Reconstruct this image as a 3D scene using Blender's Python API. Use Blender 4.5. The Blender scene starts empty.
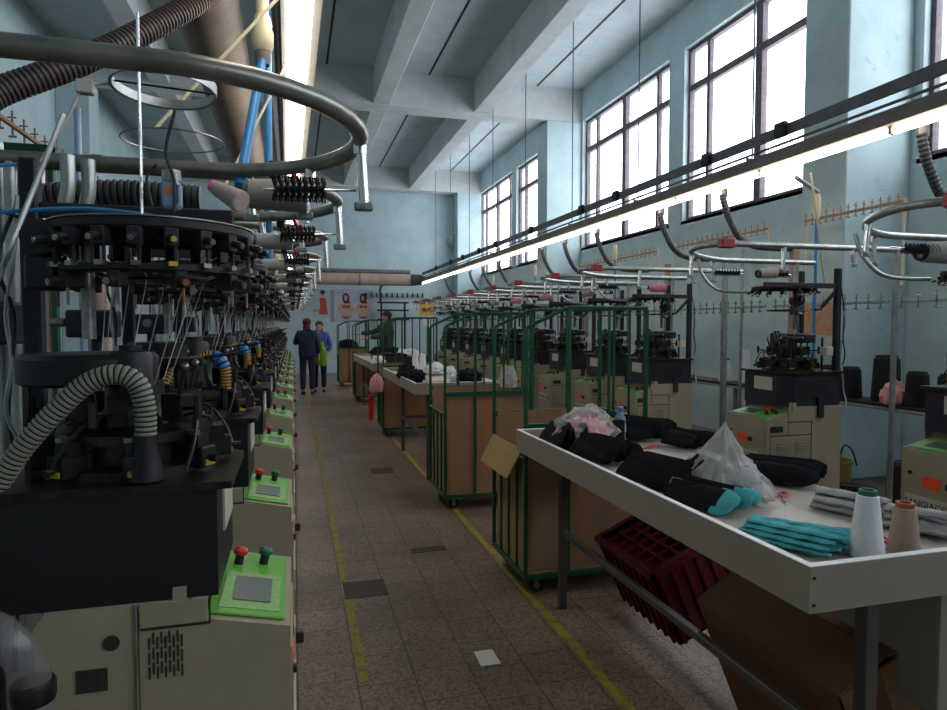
import bpy, math, random
from mathutils import Vector, Matrix, noise
random.seed(7)
PI=math.pi
col=bpy.context.scene.collection
sc=bpy.context.scene
# ------------------------------------------------------------------ materials
def mat(name,c,rough=.6,metal=0,ns=0,amt=.25,bump=0,c2=None,emit=0,thr=None,spec=.4):
    m=bpy.data.materials.new(name); m.use_nodes=True
    nt=m.node_tree; b=nt.nodes['Principled BSDF']
    b.inputs['Base Color'].default_value=(*c,1); b.inputs['Roughness'].default_value=rough
    b.inputs['Metallic'].default_value=metal; b.inputs['Specular IOR Level'].default_value=spec
    if emit:
        b.inputs['Emission Color'].default_value=(*c,1); b.inputs['Emission Strength'].default_value=emit
    if ns:
        tc=nt.nodes.new('ShaderNodeTexCoord'); n=nt.nodes.new('ShaderNodeTexNoise')
        n.inputs['Scale'].default_value=ns; n.inputs['Detail'].default_value=6; n.inputs['Roughness'].default_value=.65
        nt.links.new(tc.outputs['Object'],n.inputs['Vector'])
        r=nt.nodes.new('ShaderNodeValToRGB')
        lo,hi=thr or (.35,.65)
        r.color_ramp.elements[0].position=lo; r.color_ramp.elements[1].position=hi
        d=c2 or tuple(x*(1-amt) for x in c)
        r.color_ramp.elements[0].color=(*d,1); r.color_ramp.elements[1].color=(*c,1)
        nt.links.new(n.outputs['Fac'],r.inputs['Fac']); nt.links.new(r.outputs['Color'],b.inputs['Base Color'])
        if bump:
            bp=nt.nodes.new('ShaderNodeBump'); bp.inputs['Strength'].default_value=bump; bp.inputs['Distance'].default_value=.01
            nt.links.new(n.outputs['Fac'],bp.inputs['Height']); nt.links.new(bp.outputs['Normal'],b.inputs['Normal'])
    return m
M={}
M['beige']=mat('beige_enamel',(.38,.325,.225),.5,ns=3,amt=.18)
M['beige2']=mat('beige_enamel_panel',(.35,.30,.205),.5,ns=4,amt=.12)
M['seam']=mat('dark_seam',(.03,.028,.025),.8)
M['white_pl']=mat('label_plate',(.5,.47,.40),.5)
M['ink']=mat('black_ink',(.02,.02,.02),.7)
M['red_sticker']=mat('orange_red_sticker',(.95,.09,.03),.6)
M['green']=mat('green_panel_film',(.14,.42,.06),.4)
M['pegwood']=mat('pale_peg_wood',(.38,.25,.18),.7)
M['green_l']=mat('light_green_keys',(.30,.55,.18),.45,ns=60,amt=.3)
M['lcd']=mat('grey_screen',(.17,.19,.17),.2)
M['btn_red']=mat('red_button',(.6,.03,.02),.35)
M['btn_blk']=mat('black_button',(.02,.02,.02),.4)
M['btn_grn']=mat('dark_green_button',(.02,.12,.06),.4)
M['blackbox']=mat('black_housing',(.012,.012,.014),.5,ns=5,amt=.5)
M['navybox']=mat('dark_blue_housing',(.018,.02,.035),.5,ns=5,amt=.4)
M['dark']=mat('oily_dark_steel',(.06,.055,.05),.35,.7,ns=30,amt=.6)
M['dark2']=mat('dark_cast_iron',(.022,.022,.024),.5,.3,ns=20,amt=.5)
M['steel']=mat('worn_steel',(.35,.34,.32),.35,.9,ns=25,amt=.4)
M['galv']=mat('galvanised_pipe',(.42,.44,.43),.38,.75,ns=14,amt=.35)
M['dullpipe']=mat('dull_dusty_pipe',(.28,.29,.26),.36,.65,ns=10,amt=.4)
M['chrome']=mat('chrome_tube',(.7,.7,.7),.25,.9)
M['post']=mat('dark_blue_post',(.02,.022,.035),.5,.2,ns=9,amt=.4)
M['brush']=mat('black_bristle',(.012,.012,.014),.8)
M['yel']=mat('yellow_tag',(.6,.42,.03),.5)
M['brown_pl']=mat('amber_parts',(.3,.08,.03),.5)
M['redbox']=mat('maroon_sensor_box',(.35,.02,.03),.35)
M['paint']=None
M['white']=mat('white_yarn',(.80,.81,.83),.9,ns=90,amt=.12,bump=.3)
M['tan']=mat('tan_yarn',(.40,.30,.22),.9,ns=90,amt=.2,bump=.3)
M['grey_y']=mat('grey_yarn',(.36,.36,.34),.9,ns=90,amt=.15,bump=.3)
M['pink_y']=mat('pink_yarn',(.85,.25,.42),.8,ns=60,amt=.15)
M['rose_y']=mat('pale_rose_yarn',(.52,.40,.37),.9,ns=80,amt=.2)
M['conegreen']=mat('green_cone_tip',(.03,.14,.09),.5)
M['black_y']=mat('black_yarn',(.012,.012,.018),.9,ns=80,amt=.3)
M['gpaint']=mat('dark_green_paint',(.008,.085,.034),.4,.1,ns=12,amt=.35)
M['card']=mat('brown_cardboard',(.34,.19,.10),.85,ns=2.5,amt=.22)
M['card2']=mat('yellowed_cardboard',(.42,.29,.12),.85,ns=3,amt=.25)
M['tape']=mat('packing_tape',(.36,.16,.07),.35)
M['tabletop']=mat('cream_laminate',(.54,.48,.41),.28,ns=2,amt=.05)
M['tablerim']=mat('grey_white_board',(.30,.265,.215),.5,ns=3,amt=.1)
M['rimedge']=mat('white_edge_strip',(.85,.84,.8),.4)
M['legsteel']=mat('grey_steel_leg',(.10,.095,.085),.45,.4)
M['rubber']=mat('black_rubber',(.02,.02,.02),.7)
M['sockb']=mat('black_sock_knit',(.014,.014,.018),.95,ns=120,amt=.4,bump=.4,spec=.15)
M['teal']=mat('teal_sock_knit',(.08,.46,.50),.9,ns=120,amt=.15,bump=.4)
M['sockg']=mat('grey_sock_knit',(.42,.41,.42),.9,ns=30,amt=.35,bump=.4)
M['sockw']=mat('white_sock_knit',(.75,.75,.76),.9,ns=60,amt=.12)
M['cream']=mat('cream_cloth',(.6,.53,.40),.9)
M['pinkc']=mat('pink_cloth',(.85,.40,.38),.9,ns=8,amt=.2)
M['scred']=mat('red_plastic_handle',(.62,.03,.04),.35)
M['crate']=mat('maroon_plastic',(.13,.006,.014),.4,ns=6,amt=.2)
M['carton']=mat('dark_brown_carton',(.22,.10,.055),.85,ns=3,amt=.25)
M['tray']=mat('grey_cable_tray',(.15,.155,.17),.5,.3,ns=4,amt=.3)
M['trunk']=mat('dusty_duct_paint',(.20,.185,.165),.6,ns=5,amt=.3)
M['hose']=mat('dark_grey_hose',(.07,.08,.09),.5,ns=6,amt=.2)
M['tan_pipe']=mat('dusty_pink_pipe',(.50,.38,.32),.65,ns=3,amt=.25)
M['brownduct']=mat('dusty_brown_duct',(.25,.20,.17),.7,ns=4,amt=.35)
M['beigepipe']=mat('cream_pvc',(.62,.55,.36),.5)
M['blue']=mat('blue_pipe',(.03,.22,.50),.4)
M['bluerod']=mat('blue_painted_rod',(.05,.09,.22),.5)
M['black']=mat('matt_black',(.015,.015,.017),.6)
M['wire']=mat('black_cable',(.02,.02,.022),.5)
M['wwire']=mat('white_cable',(.5,.5,.47),.6)
M['frame']=mat('old_window_frame',(.16,.13,.145),.7,ns=10,amt=.4)
M['wood']=mat('pale_wood',(.45,.30,.2),.8,ns=6,amt=.25)
M['board']=mat('hardboard',(.36,.22,.14),.8,ns=3,amt=.2)
M['paper']=mat('white_paper',(.7,.69,.64),.8)
M['motor']=mat('light_blue_motor',(.28,.40,.62),.4)
M['orange']=mat('orange_label',(.8,.22,.05),.5)
M['yellowb']=mat('yellow_plastic',(.50,.36,.09),.5,ns=6,amt=.3)
M['skin']=mat('skin',(.50,.29,.21),.6)
M['hairb']=mat('dark_brown_hair',(.03,.015,.01),.7)
M['hairr']=mat('reddish_brown_hair',(.07,.02,.012),.7)
M['navyc']=mat('navy_quilted_cloth',(.012,.018,.04),.75)
M['jeans']=mat('dark_denim',(.018,.025,.06),.85)
M['bluec']=mat('blue_fleece',(.05,.10,.34),.85)
M['lime']=mat('lime_cloth',(.22,.40,.02),.8)
M['greyc']=mat('grey_dark_cloth',(.045,.05,.05),.85)
M['tube']=mat('fluorescent_tube',(1,.90,.76),.5,emit=8)
M['tubeL']=mat('fluorescent_tube_cold',(1,.94,.84),.5,emit=8)
M['cap']=mat('amber_lampholder',(.55,.32,.1),.5)
M['redlamp']=mat('red_lamp_cap',(.75,.01,.02),.3)
M['ylw_sign']=mat('yellow_sign',(.75,.42,.02),.6)
def wall_mat(name,c,dirt,scale=1.2):
    m=mat(name,c,.75)
    nt=m.node_tree; b=nt.nodes['Principled BSDF']
    tc=nt.nodes.new('ShaderNodeTexCoord')
    def nz(s,d,lo,hi):
        n=nt.nodes.new('ShaderNodeTexNoise'); n.inputs['Scale'].default_value=s; n.inputs['Detail'].default_value=d; n.inputs['Roughness'].default_value=.7
        nt.links.new(tc.outputs['Object'],n.inputs['Vector'])
        mr=nt.nodes.new('ShaderNodeMapRange'); mr.inputs['From Min'].default_value=lo; mr.inputs['From Max'].default_value=hi
        nt.links.new(n.outputs['Fac'],mr.inputs['Value']); return mr.outputs['Result'],n.outputs['Fac']
    a,_=nz(scale,8,.35,.7); s,f=nz(scale*5,10,.60,.72)
    m1=nt.nodes.new('ShaderNodeMix'); m1.data_type='RGBA'
    m1.inputs[6].default_value=(*c,1); m1.inputs[7].default_value=(*[x*.78 for x in c],1); nt.links.new(a,m1.inputs[0])
    m2=nt.nodes.new('ShaderNodeMix'); m2.data_type='RGBA'
    nt.links.new(m1.outputs[2],m2.inputs[6]); m2.inputs[7].default_value=(*dirt,1)
    ml=nt.nodes.new('ShaderNodeMath'); ml.operation='MULTIPLY'; ml.inputs[1].default_value=.5
    nt.links.new(s,ml.inputs[0]); nt.links.new(ml.outputs[0],m2.inputs[0])
    nt.links.new(m2.outputs[2],b.inputs['Base Color'])
    bp=nt.nodes.new('ShaderNodeBump'); bp.inputs['Strength'].default_value=.25; bp.inputs['Distance'].default_value=.01
    nt.links.new(f,bp.inputs['Height']); nt.links.new(bp.outputs['Normal'],b.inputs['Normal'])
    return m
M['wall']=wall_mat('blue_limewash_wall',(.53,.675,.705),(.20,.235,.24))
M['ceil']=wall_mat('greyblue_ceiling',(.56,.645,.665),(.16,.18,.18),1.6)
M['beam']=wall_mat('whitewashed_beam',(.63,.665,.665),(.25,.25,.25),1.5)
def floor_mat():
    m=bpy.data.materials.new('terrazzo_tiles'); m.use_nodes=True; nt=m.node_tree; b=nt.nodes['Principled BSDF']
    N=nt.nodes.new; L=nt.links.new
    g=N('ShaderNodeNewGeometry'); mp=N('ShaderNodeMapping'); mp.inputs['Rotation'].default_value=(0,0,PI/2)
    mp.inputs['Location'].default_value=(0,.003,0)
    L(g.outputs['Position'],mp.inputs['Vector'])
    br=N('ShaderNodeTexBrick'); br.offset=.27; br.inputs['Scale'].default_value=1
    br.inputs['Brick Width'].default_value=.25; br.inputs['Row Height'].default_value=.25
    br.inputs['Mortar Size'].default_value=.0035; br.inputs['Mortar Smooth'].default_value=.3; br.inputs['Bias'].default_value=0
    br.inputs['Color1'].default_value=(.27,.19,.14,1); br.inputs['Color2'].default_value=(.21,.15,.115,1)
    br.inputs['Mortar'].default_value=(.07,.045,.04,1); L(mp.outputs[0],br.inputs['Vector'])
    v=N('ShaderNodeTexVoronoi'); v.inputs['Scale'].default_value=110; L(g.outputs['Position'],v.inputs['Vector'])
    r=N('ShaderNodeValToRGB'); r.color_ramp.elements[0].position=.12; r.color_ramp.elements[1].position=.55
    r.color_ramp.elements[0].color=(.45,.42,.40,1); r.color_ramp.elements[1].color=(1.15,1.15,1.12,1)
    sp=N('ShaderNodeSeparateColor'); L(v.outputs['Color'],sp.inputs[0]); L(sp.outputs[0],r.inputs[0])
    mx=N('ShaderNodeMix'); mx.data_type='RGBA'; mx.blend_type='MULTIPLY'; mx.inputs[0].default_value=1
    L(br.outputs['Color'],mx.inputs[6]); L(r.outputs['Color'],mx.inputs[7])
    n=N('ShaderNodeTexNoise'); n.inputs['Scale'].default_value=1.1; n.inputs['Detail'].default_value=7; L(g.outputs['Position'],n.inputs['Vector'])
    r2=N('ShaderNodeValToRGB'); r2.color_ramp.elements[0].position=.35; r2.color_ramp.elements[1].position=.6
    r2.color_ramp.elements[0].color=(.6,.57,.55,1); r2.color_ramp.elements[1].color=(1,1,1,1); L(n.outputs['Fac'],r2.inputs[0])
    m2=N('ShaderNodeMix'); m2.data_type='RGBA'; m2.blend_type='MULTIPLY'; m2.inputs[0].default_value=1
    L(mx.outputs[2],m2.inputs[6]); L(r2.outputs['Color'],m2.inputs[7]); L(m2.outputs[2],b.inputs['Base Color'])
    b.inputs['Roughness'].default_value=.42; b.inputs['Specular IOR Level'].default_value=.5
    bp=N('ShaderNodeBump'); bp.inputs['Strength'].default_value=.4; bp.inputs['Distance'].default_value=.003; bp.invert=True
    L(br.outputs['Fac'],bp.inputs['Height']); L(bp.outputs['Normal'],b.inputs['Normal'])
    return m
M['floor']=floor_mat()
M['yline']=mat('worn_yellow_paint',(.30,.235,.02),.6,ns=14,c2=(.16,.12,.05),thr=(.38,.5))
M['darktile']=mat('dark_repair_tile',(.06,.045,.035),.6,ns=30,amt=.3)
def clear(name,c,tr,rough=.15,ns=0):
    m=bpy.data.materials.new(name); m.use_nodes=True; nt=m.node_tree; nt.nodes.clear()
    o=nt.nodes.new('ShaderNodeOutputMaterial'); t=nt.nodes.new('ShaderNodeBsdfTransparent'); p=nt.nodes.new('ShaderNodeBsdfPrincipled')
    p.inputs['Base Color'].default_value=(*c,1); p.inputs['Roughness'].default_value=rough
    mx=nt.nodes.new('ShaderNodeMixShader'); mx.inputs[0].default_value=1-tr
    nt.links.new(t.outputs[0],mx.inputs[1]); nt.links.new(p.outputs[0],mx.inputs[2]); nt.links.new(mx.outputs[0],o.inputs[0])
    if ns:
        n=nt.nodes.new('ShaderNodeTexNoise'); n.inputs['Scale'].default_value=ns; n.inputs['Detail'].default_value=5
        tc=nt.nodes.new('ShaderNodeTexCoord'); nt.links.new(tc.outputs['Object'],n.inputs['Vector'])
        bp=nt.nodes.new('ShaderNodeBump'); bp.inputs['Strength'].default_value=1; bp.inputs['Distance'].default_value=.02
        nt.links.new(n.outputs['Fac'],bp.inputs['Height']); nt.links.new(bp.outputs['Normal'],p.inputs['Normal'])
    return m
M['glass']=clear('window_glass',(.8,.85,.9),.93,.05)
M['bag']=clear('clear_plastic_bag',(.75,.77,.78),.72,.22,18)
M['bagm']=clear('milky_plastic_bag',(.66,.66,.64),.62,.3,10)
M['bottle']=clear('bottle_plastic',(.35,.42,.5),.55,.1)
M['elbow']=clear('clear_pvc_elbow',(.22,.21,.21),.5,.15)
# ------------------------------------------------------------------ mesh builder
def frame_for(d):
    d=d.normalized(); u=Vector((0,0,1)) if abs(d.z)<.9 else Vector((1,0,0))
    a=d.cross(u).normalized(); b=d.cross(a).normalized(); return a,b
class MB:
    def __init__(s,T=None): s.v=[];s.f=[];s.m=[];s.s=[];s.T=T;s.mi=0
    def add(s,vs,fs,smooth=False,T=None):
        k=len(s.v); T=T or s.T
        for p in vs:
            p=Vector(p); s.v.append(T@p if T else p)
        for f in fs: s.f.append([i+k for i in f]); s.m.append(s.mi); s.s.append(smooth)
        return s
    def box(s,x0,y0,z0,x1,y1,z1,T=None):
        vs=[(x,y,z) for z in(z0,z1) for y in(y0,y1) for x in(x0,x1)]
        return s.add(vs,[(0,2,3,1),(4,5,7,6),(0,1,5,4),(2,6,7,3),(0,4,6,2),(1,3,7,5)],T=T)
    def bb(s,x0,y0,z0,x1,y1,z1,b=.006,T=None):   # box with chamfered edges
        vs=[];X=(x0,x1);Y=(y0,y1);Z=(z0,z1)
        idx={}
        for i in(0,1):
            for j in(0,1):
                for k in(0,1):
                    sx,sy,sz=(1-2*i),(1-2*j),(1-2*k)
                    idx[i,j,k,0]=len(vs);vs.append((X[i],Y[j]+sy*b,Z[k]+sz*b))
                    idx[i,j,k,1]=len(vs);vs.append((X[i]+sx*b,Y[j],Z[k]+sz*b))
                    idx[i,j,k,2]=len(vs);vs.append((X[i]+sx*b,Y[j]+sy*b,Z[k]))
        fs=[]
        for i in(0,1): fs.append([idx[i,j,k,0] for j,k in((0,0),(1,0),(1,1),(0,1))])
        for j in(0,1): fs.append([idx[i,j,k,1] for i,k in((0,0),(1,0),(1,1),(0,1))])
        for k in(0,1): fs.append([idx[i,j,k,2] for i,j in((0,0),(1,0),(1,1),(0,1))])
        for j in(0,1):
            for k in(0,1): fs.append([idx[0,j,k,1],idx[1,j,k,1],idx[1,j,k,2],idx[0,j,k,2]])
        for i in(0,1):
            for k in(0,1): fs.append([idx[i,0,k,0],idx[i,1,k,0],idx[i,1,k,2],idx[i,0,k,2]])
        for i in(0,1):
            for j in(0,1): fs.append([idx[i,j,0,0],idx[i,j,1,0],idx[i,j,1,1],idx[i,j,0,1]])
        for i in(0,1):
            for j in(0,1):
                for k in(0,1): fs.append([idx[i,j,k,0],idx[i,j,k,1],idx[i,j,k,2]])
        return s.add(vs,fs,T=T)
    def tube(s,path,r,n=8,closed=False,cap=True,T=None,ribs=None):
        P=[Vector(p) for p in path]; N=len(P); vs=[]; fs=[]
        R=r if isinstance(r,(list,tuple)) else [r]*N
        a=None
        for i in range(N):
            if closed: d=P[(i+1)%N]-P[i-1]
            else: d=P[min(i+1,N-1)]-P[max(i-1,0)]
            if d.length<1e-9: d=Vector((0,0,1))
            d.normalize()
            if a is None: a,b=frame_for(d)
            else:
                a=(a-d*a.dot(d)); 
                if a.length<1e-6: a,b=frame_for(d)
                a.normalize(); b=d.cross(a)
            for k in range(n):
                t=2*PI*k/n; vs.append(P[i]+(a*math.cos(t)+b*math.sin(t))*R[i])
        for i in range(N if closed else N-1):
            j=(i+1)%N
            for k in range(n):
                k2=(k+1)%n; fs.append((i*n+k,i*n+k2,j*n+k2,j*n+k))
        s.add(vs,fs,True,T)
        if cap and not closed:
            s.add(vs[:n],[list(range(n))[::-1]],False,T); s.add(vs[-n:],[list(range(n))],False,T)
        return s
    def cyl(s,p0,p1,r,r2=None,n=16,T=None): return s.tube([p0,p1],[r,r if r2 is None else r2],n,T=T)
    def lathe(s,prof,c=(0,0,0),n=24,T=None,smooth=True):
        vs=[];fs=[];c=Vector(c)
        for r,z in prof:
            for k in range(n):
                t=2*PI*k/n; vs.append(c+Vector((r*math.cos(t),r*math.sin(t),z)))
        for i in range(len(prof)-1):
            for k in range(n):
                k2=(k+1)%n; fs.append((i*n+k,i*n+k2,(i+1)*n+k2,(i+1)*n+k))
        s.add(vs,fs,smooth,T)
        if tuple(prof[0])==tuple(prof[-1]): return s
        if prof[0][0]>1e-4: s.add(vs[:n],[list(range(n))[::-1]],False,T)
        if prof[-1][0]>1e-4: s.add(vs[-n:],[list(range(n))],False,T)
        return s
    def prism(s,poly,a0,a1,axis='y',T=None):
        n=len(poly)
        f={'y':lambda p,a:(p[0],a,p[1]),'z':lambda p,a:(p[0],p[1],a),'x':lambda p,a:(a,p[0],p[1])}[axis]
        vs=[f(p,a0) for p in poly]+[f(p,a1) for p in poly]
        fs=[list(range(n))[::-1],[n+i for i in range(n)]]+[(i,(i+1)%n,n+(i+1)%n,n+i) for i in range(n)]
        return s.add(vs,fs,T=T)
    def ball(s,c,r,n=10,T=None,k=(1,1,1)):
        c=Vector(c); prof=[(max(1e-5,r*math.sin(PI*i/n)),-r*math.cos(PI*i/n)) for i in range(n+1)]
        vs=[];fs=[];m=2*n
        for rr,z in prof:
            for q in range(m):
                t=2*PI*q/m; vs.append(c+Vector((rr*math.cos(t)*k[0],rr*math.sin(t)*k[1],z*k[2])))
        for i in range(n):
            for q in range(m):
                q2=(q+1)%m; fs.append((i*m+q,i*m+q2,(i+1)*m+q2,(i+1)*m+q))
        return s.add(vs,fs,True,T)
    def build(s,name,m,parent=None,loc=None,rz=0):
        me=bpy.data.meshes.new(name)
        me.from_pydata([tuple(v) for v in s.v],[],s.f)
        for x in (m if isinstance(m,(list,tuple)) else [m]): me.materials.append(M[x])
        me.polygons.foreach_set('material_index',s.m); me.polygons.foreach_set('use_smooth',s.s)
        me.update()
        if any(s.s) and len(s.v)<60000: me.set_sharp_from_angle(angle=math.radians(42))
        o=bpy.data.objects.new(name,me); col.objects.link(o)
        if parent: o.parent=parent
        if loc: o.location=loc
        if rz: o.rotation_euler.z=rz
        return o
def tag(o,label=None,cat=None,group=None,kind=None):
    if label: o['label']=label
    if cat: o['category']=cat
    if group: o['group']=group
    if kind: o['kind']=kind
    return o
def empty(name,loc=(0,0,0),rz=0,label=None,cat=None,group=None):
    o=bpy.data.objects.new(name,None); col.objects.link(o); o.location=loc; o.rotation_euler.z=rz; o.empty_display_size=.1
    return tag(o,label,cat,group)
def copy_tree(o,parent=None):
    c=o.copy(); col.objects.link(c)
    if parent: c.parent=parent
    for ch in list(o.children): copy_tree(ch,c)
    return c
def struct(o): o['kind']='structure'; return o
def smoothpath(pts,n=6):
    P=[Vector(p) for p in pts]; out=[]
    for i in range(len(P)-1):
        p0=P[max(i-1,0)];p1=P[i];p2=P[i+1];p3=P[min(i+2,len(P)-1)]
        for k in range(n):
            t=k/n; out.append(.5*((2*p1)+(p2-p0)*t+(2*p0-5*p1+4*p2-p3)*t*t+(3*p1-p0-3*p2+p3)*t**3))
    out.append(P[-1]); return out
def ribbed(mb,pts,r,pitch=.012,amp=.12,n=10,groove=0):
    P=smoothpath(pts,14)
    # resample
    L=[0]
    for i in range(1,len(P)): L.append(L[-1]+(P[i]-P[i-1]).length)
    tot=L[-1]; N=max(2,int(tot/pitch))*4; out=[];j=0;rad=[]
    for k in range(N+1):
        c=k//4; f=(0,.45,.55,.9)[k%4]; d=tot*min(1,(c+f)/(N/4))
        while j<len(L)-2 and L[j+1]<d: j+=1
        t=(d-L[j])/max(1e-9,L[j+1]-L[j]); out.append(P[j].lerp(P[j+1],min(1,max(0,t)))); rad.append(r*(1 if k%4 in(0,1) else 1-amp*2))
    k0=len(mb.f); mb.tube(out,rad,n)
    if groove:
        for q in range(k0,len(mb.f)-2):
            if ((q-k0)//n)%4==2: mb.m[q]=groove
    return mb
# ------------------------------------------------------------------ room shell
XL,XR,YF,YB,ZC=-3.95,6.0,21.4,-10.4,6.55
struct(MB().box(XL-.3,YB-.3,-.15,XR+.3,YF+.3,0).build('floor','floor'))
struct(MB().box(XL-.3,YB-.3,ZC,XR+.3,YF+.3,ZC+.2).build('ceiling','ceil'))
struct(MB().box(XL-.3,YF,0,XR+.3,YF+.3,ZC).build('wall_far','wall'))
struct(MB().box(XL-.3,YB-.3,0,XR+.3,YB,ZC).build('wall_near','wall'))
struct(MB().box(XL-.3,YB,0,XL,YF,ZC).build('wall_left','wall'))
WINS=[(-9.7,-6.3),(-5.95,-2.75),(-1.9,1.35),(1.85,5.1),(5.95,9.2),(9.62,12.95),(13.85,17.25),(17.6,21.0)]
Z0,Z1=3.2,5.9; TW=.3
w=MB(); w.box(XR,YB,0,XR+TW,YF,Z0); w.box(XR,YB,Z1,XR+TW,YF,ZC)
ys=[YB]+[y for a in WINS for y in a]+[YF]
for i in range(0,len(ys),2): w.box(XR,ys[i],Z0,XR+TW,ys[i+1],Z1)
struct(w.build('wall_right','wall'))
for k,(a,b) in enumerate(WINS):
    e=empty('window_%d'%(k+1),(XR+.12,a,Z0)); struct(e)
    f=MB(); W=b-a; H=Z1-Z0
    f.box(-.04,0,0,.04,W,.06); f.box(-.04,0,H-.06,.04,W,H); f.box(-.04,0,.06,.04,.05,H-.06); f.box(-.04,W-.05,.06,.04,W,H-.06)
    f.build('window_frame','frame',e)
    f=MB(); f.box(-.045,W*.5-.065,.06,.045,W*.5+.065,H-.06)
    for q in (.5,W-.5): f.box(-.035,q-.035,.06,.035,q+.035,H-.06)
    f.build('mullion','frame',e)
    MB().box(-.04,.05,2.02,.04,W-.05,2.12).build('transom','frame',e)
    MB().box(-.005,.05,.06,.003,W-.05,H-.06).build('pane','glass',e)
    MB().box(-.12,-.05,-.05,.16,W+.05,-.0).build('window_sill','beam',e)
    s=MB(); s.box(-.125,-.04,0,-.118,0,H); s.box(-.125,W,0,-.118,W+.04,H); s.box(-.125,-.04,H,-.118,W+.04,H+.04); s.build('reveal_trim','beam',e)
# pilasters, girders, beams
n=1
for y in (5.21,13.0,20.8):
    struct(MB().bb(5.2,y,0,XR,y+.57,5.87,.012).build('trim_%d'%n,'wall')); n+=1
    struct(MB().bb(XL,y,0,-3.42,y+.57,5.87,.012).build('trim_%d'%n,'wall')); n+=1
    struct(MB().box(XL,y,5.87,XR,y+.45,ZC).build('trim_%d'%n,'beam')); n+=1
for y in(-2.58,-10.38):
    struct(MB().box(XL,y,5.87,XR,y+.45,ZC).build('trim_%d'%n,'beam')); n+=1
for x in (-2.43,-.38,1.55,3.6):
    for a,b in ((-9.93,-2.58),(-2.13,5.21),(5.66,13.0),(13.45,20.8)):
        struct(MB().bb(x,a,5.9,x+.33,b,ZC,.01).build('trim_%d'%n,'beam')); n+=1
s=MB()
for x in (-1.2,.65,2.65,4.95):
    s.box(x,YB,ZC-.006,x+.04,YF,ZC)
struct(s.build('ceiling_seam_trim','seam'))
# floor markings
fl=MB()
y=2.75
while y<20.5:
    if not(3.6<y<3.95): fl.box(.257,y,0,.297,min(y+.5,20.5),.0015)
    y+=.5
struct(MB().box(.257,2.78,0,.297,3.66,.002).build('floor_marking_line','yline'))
struct(MB().box(.257,3.92,0,.297,20.3,.002).build('floor_marking_line','yline'))
struct(MB().box(1.265,1.2,0,1.31,20.3,.002).build('floor_marking_line','yline'))
struct(MB().box(.262,3.67,0,.508,3.91,.0025).build('floor_tile','darktile'))
struct(MB().box(.77,6.75,0,1.0,7.0,.0025).build('floor_tile','darktile'))
struct(MB().box(.76,4.3,0,1.0,4.4,.0015).build('floor_tile','darktile'))
tag(MB().add([(.80,2.768,.002),(.895,2.768,.002),(.893,2.9,.002),(.803,2.9,.003),(.80,2.768,.004),(.895,2.768,.004),(.893,2.9,.005),(.803,2.9,.006)],
   [(3,2,1,0),(4,5,6,7),(0,1,5,4),(1,2,6,5),(2,3,7,6),(3,0,4,7)]).build('paper_sheet','paper'),'small white sheet of paper lying alone on the tiled floor','paper')
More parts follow.
